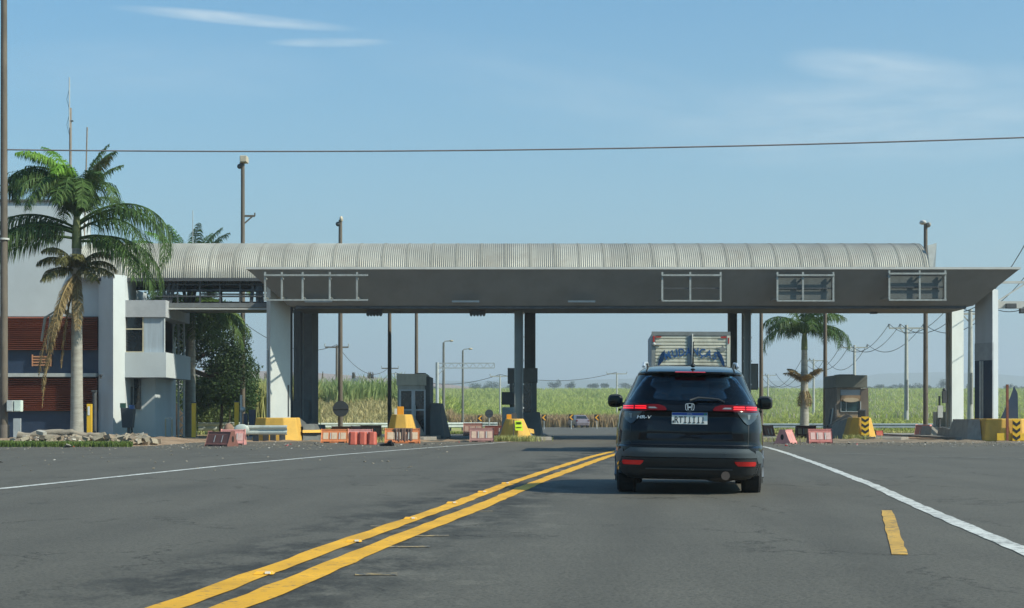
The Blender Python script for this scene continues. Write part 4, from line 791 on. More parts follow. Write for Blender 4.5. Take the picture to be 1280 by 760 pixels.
guardrail('guardrail left of the central island in front of dry grass', [(XU(541,104),104),(XU(582,104),104),(XU(622,104),104)], ZV(531,104), [(XU(u,104),104) for u in (545,563,581,599,617)], GR)
guardrail('dark guardrail running behind the right palm and the right booth', [(XU(940,104),104),(XU(1005,104),104),(XU(1085,104),104),(XU(1165,104),104),(XU(1280,104),104),(XU(1400,104),104)], ZV(532.5,104), [(XU(u,104),104) for u in range(950,1400,32)], mat('dull_rail',(.26,.30,.32),.6,.2), .33)
guardrail('guardrail section glimpsed under the trees at the left', [(XU(188,84),84),(XU(215,84),84)], ZV(530.5,84), [(XU(200,84),84)], GR); guardrail('guardrail section behind the yellow post under the shrub', [(XU(248,80),80),(XU(300,80),80),(XU(345,80),80)], ZV(533,80), [(XU(262,80),80),(XU(290,80),80)], GR, .42)

# ------------------------------------------------------------------ water filled barriers
def bmat(nm, c, c2=None): return mat(nm, c, .6, var=.12, scale=5, dirt=.5, dirtcol=tuple(q*.45 for q in c), col2=c2)
BO = bmat('barrier_orange', (.56,.17,.055)); BP = bmat('barrier_pink', (.56,.24,.21)); BR_ = bmat('barrier_brown', (.19,.07,.045)); BRED = bmat('barrier_red', (.44,.085,.05)); BMV = bmat('barrier_mauve',(.30,.15,.13)); BBR = bmat('barrier_bright',(.72,.17,.04))
PC = bmat('panel_cream', (.60,.44,.30)); PPK = bmat('panel_pink', (.60,.38,.34)); HOLE = mat('hole_dark', (.02,.012,.01), .9)
def barrier(label, u0, u1, vt, vb, m, pm, Y=None, rot=0, L=None, n=3, trap=True):
    Y = Y or gY(vb); x0,x1 = XU(u0,Y),XU(u1,Y); H = (vb-vt)*Y/2000; L = L or (x1-x0); zb = max(0, 0)
    t = thing('water_barrier', label, 'plastic barrier', (0,0,0), 'plastic road barriers'); hb,ht = .25,.09; x0_,x1_ = -L/2,L/2
    prof = [(-hb,0.0),(-hb,H*.16),(-hb*.86,H*.24),(-ht*1.25,H*.80),(-ht,H*.86),(-ht,H),(ht,H),(ht,H*.86),(ht*1.25,H*.80),(hb*.86,H*.24),(hb,H*.16),(hb,0.0)]
    nn = len(prof); vs = [(x0_,d,z) for d,z in prof]+[(x1_,d,z) for d,z in prof]
    b = MB(); b.add(vs, [tuple(reversed(range(nn))), tuple(range(nn,2*nn))]+[(i,i+nn,(i+1)%nn+nn,(i+1)%nn) for i in range(nn)]); body = b.build('barrier_body', m, t, .018)
    for k in range(n):
        a_ = x0_+L*(k+.14)/n+ (0.02 if k else .03); c_ = x0_+L*(k+.92)/n-.03
        def q(z): f = (z/H-.24)/.56; return -(hb*.86+(ht*1.25-hb*.86)*f)-.006
        zA,zB = H*.30,H*.76
        if pm: MB().add([(a_,q(zA),zA),(c_,q(zA),zA),(c_,q(zB),zB),(a_,q(zB),zB),(a_,q(zA)+.03,zA),(c_,q(zA)+.03,zA),(c_,q(zB)+.03,zB),(a_,q(zB)+.03,zB)],[(0,1,2,3),(0,4,5,1),(1,5,6,2),(2,6,7,3),(3,7,4,0)]).build('side_panel', pm, t)
        if k: MB().add([(a_-L*.12/n-.014,q(zA)-.012,zA),(a_-L*.12/n+.014,q(zA)-.012,zA),(a_-L*.12/n+.014,q(zB)-.012,zB),(a_-L*.12/n-.014,q(zB)-.012,zB)],[(0,1,2,3)]).build('pale_rib', CAPM, t)
    for s in (1,-1):
        mb = MB(); mb.cyl((s*(L/2+.001), 0, H*.5), .055, 'x', .012, 14); mb.v = [(a,b_*1.0,H*.5+(c-H*.5)*1.7) for a,b_,c in mb.v]; mb.build('end_hole', HOLE, t)
    for s in (-.28,.28): MB().box(s*L-.1,s*L+.1,-hb-.004,-hb+.02,-.002,.05).build('foot_notch', HOLE, t)
    t.location = ((x0+x1)/2, Y+.25, zt((x0+x1)/2,Y)); t.rotation_euler = (0,0,R(rot)); return t
barrier('maroon barrier with an orange end, leftmost on the verge', 259,291,540,559, bmat('barrier_maroon',(.16,.065,.05)), None, Y=47.8, rot=-28, L=.85)
barrier('pink barrier with pale panels behind the leftmost maroon one', 278,302,538,557.5, BP, PPK, Y=50.5, L=.75)
barrier('dark orange barrier in the back row by the round sign back', 414,439,527.5,541, BO, bmat('panel_tan',(.50,.27,.14)), Y=70)
barrier('short pink barrier in the back row between two orange ones', 438,451,527.5,541, BP, PPK, Y=70.6)
barrier('brown orange barrier at the right of the left back row', 450,476,527.5,542.5, bmat('barrier_rust',(.36,.14,.07)), bmat('panel_tan',(.5,.3,.2)), Y=69)
barrier('orange barrier with cream panels, front row left of the pink one', 401,434,537,554.5, BO, PC, Y=54)
barrier('long pink barrier behind the red segmented one', 435,465,537,553.5, BP, PPK, Y=55.5)
t = thing('segmented_barrier', 'low red barrier with rounded swollen segments, front row', 'plastic barrier', (0,0,0), 'plastic road barriers'); L = .9; H = .42
for k in range(3):
    xc = -.3+k*.3; MB().prism([(xc-.145,-.20),(xc-.07,-.25),(xc+.07,-.25),(xc+.145,-.20),(xc+.145,.20),(xc-.145,.20)],0,H,[(xc-.135,-.11),(xc-.06,-.15),(xc+.06,-.15),(xc+.135,-.11),(xc+.135,.11),(xc-.135,.11)]).build('segment', BRED, t, .035)
MB().box(-.44,.44,-.1,.1,.05,H*.85).build('core', BRED, t); t.location = (XU(453.5,50.8),50.8,0)
b_ = barrier('orange barrier with a brown cloth hung over its middle', 481,524,536,555, BO, PC, Y=53, L=1.15)
tp = thing('brown_cloth', 'dark brown cloth draped over the orange barrier before the left booth', 'cloth', (0,0,0)); L = 1.15; H = 19*53/2000
mb = MB(); 
def cfn(a,b): 
    x = -.28+.62*a; w_ = .012*math.sin(a*40)+.01*math.sin(a*17+b*5)
    if b < .7: z = H*.16+(b/.7)*H*.84-.05*math.sin(a*9)**2*(1-b/.7); f = min(1,max(0,(z/H-.24)/.56)); y = -(.215+(.11-.215)*f)-.02+w_
    else: z = H+.014; y = -.11+(b-.7)/.3*.22
    return (x,y,z)
mb.grid(cfn, 50, 16); c_ = mb.build('cloth_sheet', mat('cloth_brown',(.11,.065,.05),.9,var=.25,scale=6), tp); sd = c_.modifiers.new('solid','SOLIDIFY'); sd.thickness = .008; tp.location = b_.location
barrier('bright orange short barrier right of the left booth buttress', 546.5,559.5,526,541.5, BBR, None, Y=72, n=2)
barrier('mauve barrier with pale panels, further back left of centre', 579,603,526,542, BMV, bmat('panel_mauve',(.46,.32,.27)), Y=74)
barrier('pale brown barrier nearest left of the central yellow nose', 587,617,535,553, BMV, bmat('panel_buff',(.55,.38,.28)), Y=56)
barrier('dark red barrier behind and left of the central nose', 606,632,527.5,540, bmat('barrier_darkred',(.13,.03,.02)), None, Y=75)
barrier('dark rust barrier right beside the black car', 953,966,530,546, BR_, None, Y=66, rot=35, L=.55)
barrier('salmon barrier seen end on, right of the black car', 975,993,537,555, BP, None, Y=52, rot=62, L=.75)
barrier('brown barrier with tan panels behind the pink one on the right', 996,1021,531,546, BR_, bmat('panel_ochre',(.50,.36,.20)), Y=68)
barrier('pink red barrier with three pale panels, front row on the right', 1011.5,1041,537,555.5, bmat('barrier_pinkred',(.40,.13,.11)), PPK, Y=53)
barrier('small pink barrier at the far end of the right kerb blocks', 1149,1164,531,547, BP, None, Y=68, rot=-40, L=.65)
barrier('orange barrier fragment peeping out right of the right nose', 1098,1103,533,541, BRED, None, Y=70, L=.3, n=1)
# tyres/rock beside the guard rail
o = MB().sphere((XU(286,58.5),58.5,.28),(.22,.3,.38),14,10).build('sandbag', mat('brown_stone',(.22,.13,.09),.9,var=.3,bump=.6,bscale=8)); tag(o, 'brown rounded boulder behind the pink barrier by the guardrail', 'boulder')
# crossed A-frame by the right booth
t = thing('barrier_machine', 'dark leaning gate arm mechanism left of the right booth', 'gate mechanism', (XU(1038,66),66,0)); x = XU(1038,66)
MB().bar((x-.12,66,.1),(x+.06,66,1.2),.12).build('leaning_arm', DSTEEL, t); MB().box(x-.22,x+.2,65.9,66.3,.1,.55).build('housing', DSTEEL, t, .03); MB().bar((x-.02,65.9,.5),(x+.08,65.9,1.25),.05).build('pale_rod', CAPM, t)

# ------------------------------------------------------------------ black compact SUV
def text_part(name, s, size, m, parent, xf, bold=0.0, extr=.003):
    cu = bpy.data.curves.new('t','FONT'); cu.body = s; cu.size = size; cu.extrude = extr; cu.offset = bold; cu.align_x = 'CENTER'; cu.resolution_u = 4
    o = bpy.data.objects.new('t', cu); COL.objects.link(o); bpy.context.view_layer.update()
    me = bpy.data.meshes.new_from_object(o.evaluated_get(bpy.context.evaluated_depsgraph_get())); bpy.data.objects.remove(o); bpy.data.curves.remove(cu)
    for v in me.vertices: v.co = Vector(xf(v.co.x, v.co.y, v.co.z))
    me.materials.clear(); me.materials.append(m); me.name = name; r = bpy.data.objects.new(name, me); COL.objects.link(r); r.parent = parent; return r
LV = dict(z=[.18,.24,.40,.50,.56,.575,.62,.75,.90,.98,1.05,1.10,1.25,1.40,1.43,1.45,1.49,1.52,1.54,1.55],
          yr=[.28,.14,.03,.0,.005,.06,.075,.070,.115,.105,.15,.21,.36,.48,.41,.45,.75,1.05,1.35,1.6],
          yf=[3.95,4.12,4.26,4.29,4.29,4.29,4.29,4.26,4.16,3.92,3.45,3.15,2.86,2.55,2.48,2.42,2.32,2.2,2.0,1.8],
          w=[.80,.865,.885,.888,.888,.888,.888,.88,.862,.84,.808,.782,.712,.648,.634,.62,.585,.53,.45,.36])
def lv(k, z): return float(np.interp(z, LV['z'], LV[k]))
def NE(z): return float(np.interp(z,[.18,.50,.95,1.10,1.5],[7.5,6.2,5.6,4.6,3.8]))
def recess(x, z):
    a = sst(.47-abs(x)+ (z-.78)*.25, 0, .05); b = sst(z,.655,.70)*(1-sst(z,.965,.985)); return .050*a*b
def ry(x, z):
    yr, yf, w = lv('yr',z), lv('yf',z), lv('w',z); c = (yr+yf)/2; L = (yf-yr)/2; t = min(1,abs(x)/w)
    N_ = NE(z); return c-L*(1-t**N_)**(1/N_)+recess(x,z)
def fy(x, z):
    yr, yf, w = lv('yr',z), lv('yf',z), lv('w',z); c = (yr+yf)/2; L = (yf-yr)/2; t = min(1,abs(x)/w); N_ = NE(z); return c+L*(1-t**N_)**(1/N_)
def sx(y, z):
    yr, yf, w = lv('yr',z), lv('yf',z), lv('w',z); c = (yr+yf)/2; L = (yf-yr)/2; t = min(1,abs(y-c)/L); N_ = NE(z); return w*(1-t**N_)**(1/N_)
def patch(fn, rowsz, cols, off, m, name, parent, thick=.02, flip=1):
    # rowsz: list of (z, a, b): horizontal parameter range at that height; fn(p,z,off)->point
    nr = len(rowsz); vs = []
    for o_ in (off, -thick):
        for (z,a_,b_) in rowsz:
            for i in range(cols+1): vs.append(fn(a_+(b_-a_)*i/cols, z, o_))
    nc = cols+1; N = nr*nc; fs = []
    for j in range(nr-1):
        for i in range(cols):
            q = (j*nc+i, j*nc+i+1, (j+1)*nc+i+1, (j+1)*nc+i); fs.append(q); fs.append(tuple(N+k for k in reversed(q)))
    edge = [j*nc for j in range(nr)]; e2 = [j*nc+cols for j in range(nr)]
    for j in range(nr-1): fs += [(edge[j],edge[j+1],N+edge[j+1],N+edge[j]),(e2[j],N+e2[j],N+e2[j+1],e2[j+1])]
    for i in range(cols): fs += [(i,N+i,N+i+1,i+1),((nr-1)*nc+i,(nr-1)*nc+i+1,N+(nr-1)*nc+i+1,N+(nr-1)*nc+i)]
    mb = MB(); mb.add(vs, fs, True); return mb.build(name, m, parent, 0, 40)
def rp(x, z, o): return (x, ry(x,z)-o, z)
def fp(x, z, o): return (x, fy(x,z)+o, z)
def rowsmooth(lst, n=14):
    zs = np.linspace(lst[0][0], lst[-1][0], n); return [(z, float(np.interp(z,[l[0] for l in lst],[l[1] for l in lst])), float(np.interp(z,[l[0] for l in lst],[l[2] for l in lst]))) for z in zs]
def make_suv():
    t = thing('parked_suv', 'black compact SUV seen from behind with brake lights on, in the right lane', 'car', (0,0,0)); t.name = 'compact_suv'
    PAINT = mat('black_paint_metallic', (.004,.0055,.008), .3, 0, var=.05, coat=1.0, spec=0.0); PAINT.node_tree.nodes['Principled BSDF'].inputs['Coat IOR'].default_value = 1.36
    PLA = mat('black_plastic', (.018,.02,.022), .55, var=.1); GREYP = mat('grey_bumper_plastic', (.060,.074,.082), .45, var=.08)
    CG = mat('car_glass', (.004,.006,.007), .05, var=.05, spec=.3); CHR = mat('chrome', (.62,.66,.70), .3, .5, var=.03)
    RL = mat('lens_red', (.085,.004,.006), .15, var=.1, spec=.2); RLIT = mat('lamp_red_lit', (.6,.01,.015), .3, emit=(1,.012,.02,.85)); SMK = mat('lens_smoke', (.030,.037,.043), .15, var=.2, coat=.4); CLR = mat('lens_clear', (.16,.18,.19), .15, var=.2, coat=.5)
    zs = list(np.arange(.18,1.54,.02))+[1.54,1.55]; NP = 72; mb = MB(); vs = []
    for z in zs:
        yr,yf,w_ = lv('yr',z),lv('yf',z),lv('w',z); c = (yr+yf)/2; L = (yf-yr)/2; NN = NE(z)
        for k in range(NP):
            th = 2*math.pi*k/NP; ct,st = math.cos(th),math.sin(th); x = w_*math.copysign(abs(ct)**(2/NN),ct); y = c+L*math.copysign(abs(st)**(2/NN),st)
            if st < 0: y += recess(x,z)
            vs.append((x,y,z))
    fs = [(j*NP+k, j*NP+(k+1)%NP, (j+1)*NP+(k+1)%NP, (j+1)*NP+k) for j in range(len(zs)-1) for k in range(NP)]
    mb.add(vs, fs, True); mb.add(vs[:NP],[tuple(reversed(range(NP)))],True)
    top = vs[-NP:]; mb.add(top+[(0,1.57,1.556)],[(k,(k+1)%NP,NP) for k in range(NP)],True)
    body = mb.build('body', PAINT, t, 0, 30)
    me = body.data; bm = bmesh.new(); bm.from_mesh(me); bmesh.ops.remove_doubles(bm, verts=bm.verts, dist=1e-5); bmesh.ops.recalc_face_normals(bm, faces=bm.faces); bm.to_mesh(me); bm.free()
    # wheel arches
    for y in (.83, 3.42):
        for s in (-1,1):
            cut = MB().cyl((s*.80,y,.335),.375,'x',.46,32).build('cut', PLA); md = body.modifiers.new('arch','BOOLEAN'); md.object = cut; md.operation = 'DIFFERENCE'; md.solver = 'EXACT'
            bpy.context.view_layer.update(); nm = bpy.data.meshes.new_from_object(body.evaluated_get(bpy.context.evaluated_depsgraph_get())); body.modifiers.clear(); body.data = nm; bpy.data.objects.remove(cut)
    body.data.set_sharp_from_angle(angle=R(30)); body.data.materials.clear(); body.data.materials.append(PAINT); body.name = 'body'; body.data.name = 'body'
    for p in body.data.polygons: p.material_index = 0; p.use_smooth = True
    # openings for the glazing
    bm = bmesh.new(); bm.from_mesh(body.data); kill = []
    for f in bm.faces:
        c = f.calc_center_median(); n = f.normal
        if 1.075 < c.z < 1.392 and c.y < .9 and n.y < -.35 and abs(c.x) < np.interp(c.z,[1.075,1.10,1.25,1.34,1.385],[.68,.70,.61,.54,.50]): kill.append(f)
        elif 1.12 < c.z < 1.385 and c.y > 2.3 and n.y > .35 and abs(c.x) < np.interp(c.z,[1.10,1.38],[.66,.48]): kill.append(f)
        elif 1.085 < c.z < 1.385 and abs(n.x) > .6 and abs(c.x) > .5 and (1.0+(c.z-1.05)*.5 < c.y < 1.72 or 1.83 < c.y < 2.68-(c.z-1.05)*1.1): kill.append(f)
    bmesh.ops.delete(bm, geom=kill, context='FACES'); bm.to_mesh(body.data); bm.free()
    def glassmat(nm, c):
        m = bpy.data.materials.new(nm); m.use_nodes = True; n = m.node_tree.nodes; l = m.node_tree.links; n.remove(n['Principled BSDF'])
        a = n.new('ShaderNodeBsdfTransparent'); a.inputs[0].default_value = (*c,1); g = n.new('ShaderNodeBsdfGlossy'); g.inputs['Roughness'].default_value = .02; g.inputs[0].default_value = (.9,.95,1,1)
        fr = n.new('ShaderNodeFresnel'); fr.inputs[0].default_value = 1.33; ms = n.new('ShaderNodeMixShader'); l.new(fr.outputs[0], ms.inputs[0]); l.new(a.outputs[0], ms.inputs[1]); l.new(g.outputs[0], ms.inputs[2]); l.new(ms.outputs[0], n['Material Output'].inputs[0]); return m
    TG = glassmat('tinted_glass', (.50,.55,.56)); FG = glassmat('screen_glass', (.86,.92,.90))
    SEAT = mat('seat_fabric', (.022,.023,.025), .9, var=.2); 
    MB().box(-.70,.70,.55,3.05,.45,.50).build('cabin_floor', PLA, t)
    MB().box(-.60,.60,.92,1.12,.50,1.06).box(-.60,.60,1.121,1.55,.50,.68).build('rear_seat', SEAT, t, .04)
    for x in (-.38,0,.38): MB().box(x-.11,x+.11,.93,1.02,1.07,1.19).build('headrest', SEAT, t, .03)
    for x in (-.36,.36):
        MB().box(x-.24,x+.24,1.85,2.0,.50,1.17).box(x-.24,x+.24,2.001,2.5,.50,.72).build('front_seat', SEAT, t, .05); MB().box(x-.13,x+.13,1.86,1.96,1.19,1.36).build('headrest', SEAT, t, .04)
    MB().box(-.66,.66,2.85,3.2,.60,1.08).build('dashboard', PLA, t, .03); MB().box(-.11,.11,2.62,2.65,1.30,1.36).build('rear_view_mirror', PLA, t, .01)
    mb = MB(); mb.tube([(-.36+.18*math.cos(k*math.pi/10),2.72,1.02+.18*math.sin(k*math.pi/10)) for k in range(21)],.014,6); mb.build('steering_wheel', PLA, t)
    # rear window, bumper, valance
    patch(rp, rowsmooth([(1.055,-.60,.60),(1.075,-.70,.70),(1.10,-.715,.715),(1.25,-.625,.625),(1.34,-.56,.56),(1.385,-.52,.52),(1.403,-.44,.44)],18), 32, .006, TG, 'rear_window', t, -.001)
    patch(rp, rowsmooth([(.445,-.80,.80),(.47,-.80,.80),(.50,-.76,.76),(.55,-.68,.68)],8), 40, .012, GREYP, 'bumper_trim', t)
    for s in (-1,1): patch(rp, [(z,)+tuple(sorted((s*a_,s*b_))) for z,a_,b_ in rowsmooth([(.38,.80,.855),(.44,.78,.865),(.50,.765,.84),(.53,.76,.80)],6)], 6, .010, GREYP, 'bumper_corner', t)
    patch(rp, rowsmooth([(.185,-.66,.66),(.25,-.78,.78),(.435,-.83,.83)],10), 40, .005, PLA, 'rear_valance', t)
    patch(rp, [(.300,-.5,.5),(.315,-.5,.5)], 20, .03, GREYP, 'skid_lip', t)
    for s in (-1,1):
        sr = lambda a_,b_: tuple(sorted((s*a_,s*b_)))
        patch(rp, [(.350,)+sr(.56,.76),(.378,)+sr(.53,.775),(.402,)+sr(.52,.765)], 8, .018, mat('reflector_red_glow',(.38,.02,.018),.25,emit=(.8,.02,.02,.10)), 'rear_reflector', t)  # reflectors given a faint red glow of their own
        patch(rp, rowsmooth([(.972,)+(.30,.80),(.99,.26,.815),(1.03,.29,.805),(1.052,.36,.80)],8) if s > 0 else [(z,-b_,-a_) for z,a_,b_ in rowsmooth([(.972,.30,.80),(.99,.26,.815),(1.03,.29,.805),(1.052,.36,.80)],8)], 24, .012, RL, 'tail_light', t)
        lamp = t.children[-1] if False else None
        for a_,b_ in ((.50,.635),(.65,.785)):
            for za,zb in ((.998,1.012),(1.022,1.036)): patch(rp, [(za,)+sr(a_,b_),(zb,)+sr(a_+.004,b_)], 10, .019, RLIT, 'brake_light', t)
        patch(rp, [(1.004,)+sr(.37,.475),(1.022,)+sr(.40,.475)], 6, .016, CLR, 'reversing_light', t)
        patch(rp, rowsmooth([(.828,.66,.685),(.86,.625,.735),(.92,.575,.785),(.968,.545,.805)],8) if s > 0 else [(z,-b_,-a_) for z,a_,b_ in rowsmooth([(.828,.66,.685),(.86,.625,.735),(.92,.575,.785),(.968,.545,.805)],8)], 10, .014, SMK, 'indicator_lens', t)
        patch(rp, [(.89,)+sr(.67,.69),(.945,)+sr(.665,.70)], 3, .018, CLR, 'indicator_bulb', t)
    patch(rp, [(1.432,-.18,.18),(1.440,-.17,.17)], 12, .006, mat('lens_dull_red',(.45,.02,.03),.3,emit=(1,.02,.02,.10)), 'high_brake_light', t)
    patch(rp, [(.586,-.80,.80),(.590,-.80,.80)], 40, .002, BLK, 'tailgate_gap', t, .004)
    for s in (-1,1): patch(rp, [(z,)+tuple(sorted((s*(.672+.02*(z-.6)),s*(.678+.02*(z-.6))))) for z in np.linspace(.60,.83,6)], 1, .002, BLK, 'tailgate_gap', t, .004)
    # chrome light ridge below the left lamp is a crease: modelled in the recess. badges:
    def E(x,y,z,o): return (x, ry(x*.5,y)-.010-o, y)
    zc = 1.022; mb = MB()
    def ring(w0,h0,w1,h1,k=28,p=3.5):
        vs = []
        for (ww,hh,yo) in ((w0,h0,.018),(w1,h1,.018),(w0,h0,.004)):
            for i in range(k):
                th = 2*math.pi*i/k; c,s = math.cos(th),math.sin(th); vs.append((ww*math.copysign(abs(c)**(2/p),c)*(1+.10*s), ry(0,zc)-yo, zc+hh*math.copysign(abs(s)**(2/p),s)))
        return vs, [(i,(i+1)%k,k+(i+1)%k,k+i) for i in range(k)]+[(2*k+i,2*k+(i+1)%k,(i+1)%k,i) for i in range(k)]
    mb.add(*ring(.052,.045,.046,.040)); y0 = ry(0,zc)
    for s in (-1,1): mb.add([(s*.012,y0-.021,zc-.034),(s*.027,y0-.021,zc-.034),(s*.035,y0-.021,zc+.034),(s*.017,y0-.021,zc+.034),(s*.012,y0-.004,zc-.034),(s*.027,y0-.004,zc-.034),(s*.035,y0-.004,zc+.034),(s*.017,y0-.004,zc+.034)],[(0,1,2,3),(3,2,1,0),(0,4,5,1),(1,5,6,2),(2,6,7,3),(3,7,4,0)])
    mb.box(-.016,.016,y0-.020,y0-.005,zc-.009,zc+.007); mb.build('tailgate_emblem', CHR, t)
    text_part('model_badge', 'HR-V', .050, CHR, t, lambda x,y,z: (x*1.45-.53+y*.25, ry(-.53+x,.90)-.012-z, .885+y), .0012)
    # number plate
    pz0,pz1 = .826,.961; yp = ry(0,.88)-.014; pw = .205
    pl = MB().box(-pw,pw,yp-.006,yp+.02,pz0,pz1).build('number_plate', mat('plate_white_car',(.62,.64,.62),.5,var=.04), t)
    MB().box(-pw+.003,pw-.003,yp-.009,yp-.0065,pz1-.032,pz1-.003).build('plate_band', mat('plate_blue',(.01,.055,.30),.5,var=.03), pl)
    MB().box(pw-.042,pw-.012,yp-.011,yp-.0095,pz1-.027,pz1-.009).build('plate_flag', mat('plate_green',(.02,.22,.10),.5), pl)
    text_part('plate_country', 'BRASIL', .020, mat('plate_pale',(.5,.55,.6),.5), pl, lambda x,y,z: (x,yp-.0098-z,pz1-.0245+y), 0, .0005)
    for k_, ch in enumerate('RTI1I11'):
        xc_ = -.152+k_*.051; text_part('plate_character', ch, .107, BLK, pl, (lambda xc_: (lambda x,y,z: (xc_+x*.78,yp-.0072-z,pz0+.014+y)))(xc_), .0008, .0008)
        if ch in 'I1': MB().box(xc_-.015,xc_+.015,yp-.0095,yp-.0075,pz0+.013,pz0+.022).build('plate_character', BLK, pl)
        if ch == 'I': MB().box(xc_-.015,xc_+.015,yp-.0095,yp-.0075,pz0+.080,pz0+.089).build('plate_character', BLK, pl)
    MB().box(-pw+.010,-pw+.026,yp-.009,yp-.007,pz0+.014,pz0+.040).build('plate_mark', BLK, pl)
    # wiper, antenna, rails, sensors, spoiler
    wp = MB().tube([(.0,ry(0,1.075)-.03,1.10),(.10,ry(.1,1.12)-.035,1.135),(.33,ry(.33,1.115)-.035,1.118),(.40,ry(.40,1.09)-.03,1.085)],[.016,.012,.010,.006],8).build('rear_wiper', PLA, t)
    MB().tube([(.03,.78,1.52),(.03,.60,1.80)],[.010,.006],6).sphere((.03,.80,1.525),(.03,.06,.025)).build('roof_aerial', PLA, t)
    for s in (-1,1):
        MB().tube([(s*.555,.66,1.50),(s*.55,.80,1.545),(s*.535,1.5,1.575),(s*.54,2.1,1.535),(s*.55,2.25,1.49)],.016,8).build('roof_rail', mat('rail_silver',(.50,.53,.55),.35,.4), t)
        def pw(v_,q_): return math.copysign(abs(v_)**q_, v_)
        def mir(rx,ry_,rz,cy): return lambda a,b: (s*.965+rx*pw(math.cos(2*math.pi*a),.62)*pw(math.sin(math.pi*b),.62), cy+ry_*pw(math.sin(2*math.pi*a),.7)*pw(math.sin(math.pi*b),.62), 1.105-rz*pw(math.cos(math.pi*b),.7))
        m_ = MB().grid(mir(.098,.085,.086,2.42), 28, 16).build('mirror', PLA, t)
        MB().grid(mir(.078,.02,.066,2.338), 24, 12).build('mirror_glass', CG, m_)
        MB().bar((s*.80,2.45,1.06),(s*.93,2.44,1.06),.06,.05).build('mirror_stalk', PLA, m_)
        MB().cyl((s*.42,ry(.42,.50)-.012,.50),.012,'y',.01,12).build('parking_sensor', GREYP, t)
    MB().tube([(.42,.2,.245),(.42,.06,.24)],.05,16).build('exhaust_pipe', mat('exhaust_brown',(.16,.12,.10),.5,.6), t)
    MB().sphere((.36,.35,.25),(.22,.16,.10),16,10).build('muffler', mat('muffler',(.10,.085,.075),.6,.4), t)
    MB().tube([(-.7,.83,.30),(.7,.83,.30)],.05,8).build('rear_axle', PLA, t)
    # side glass, handles
    for s in (-1,1):
        def sp_(y,z,o): return (s*(sx(y,z)+o), y, z)
        for (ya,yb) in ((.98,1.75),(1.81,2.72)):
            rws = [(z, ya+ (z-1.05)*.5*(1 if ya < 1.5 else 0), yb-(max(0,z-1.05)*1.1 if ya > 1.5 else 0)) for z in np.linspace(1.07,1.40,8)]
            patch(sp_, rws, 10, .005, TG, 'side_window', t, -.001)
        for y in (1.15,2.15): MB().bar((s*(sx(y,.98)+.012),y-.09,.985),(s*(sx(y,.98)+.012),y+.09,.985),.03,.03).build('door_handle', PAINT, t)
        patch(lambda y,z,o: (s*(sx(y,z)+o),y,z), [(.22,1.22,3.02),(.36,1.22,3.02)], 12, .012, PLA, 'sill_trim', t)
        for y in (.83,3.42):
            w_ = MB(); w_.tube([(s*.63,y,.325),(s*.655,y,.325),(s*.822,y,.325),(s*.848,y,.325)],[.305,.328,.328,.305],40); tr = w_.build('tyre', mat('tyre_rubber',(.014,.014,.015),.85,var=.2,bump=.3), t, 0, 35)
            rm = MB().cyl((s*.842,y,.325),.215,'x',.03,28); rm.build('rim', mat('alloy',(.40,.41,.42),.35,.8), tr)
            for k in range(5): an = k*2*math.pi/5; MB().bar((s*.858,y,.325),(s*.858,y+math.cos(an)*.2,.325+math.sin(an)*.2),.05,.02).build('rim_spoke', mat('alloy',(.4,.4,.4)), tr)
        patch(fp, [(.70,)+tuple(sorted((s*.45,s*.80))),(.82,)+tuple(sorted((s*.50,s*.82)))], 8, .01, CLR, 'headlight', t)
    patch(fp, rowsmooth([(1.10,-.68,.68),(1.38,-.50,.50)],10), 24, .006, FG, 'windscreen', t, -.001); patch(fp, [(.45,-.5,.5),(.68,-.42,.42)], 10, .01, PLA, 'grille', t)
    return t
suv = make_suv(); suv.location = (XU(860.5,18.35),18.35,0.0); suv.rotation_euler = (0,R(.9),R(-6.3))

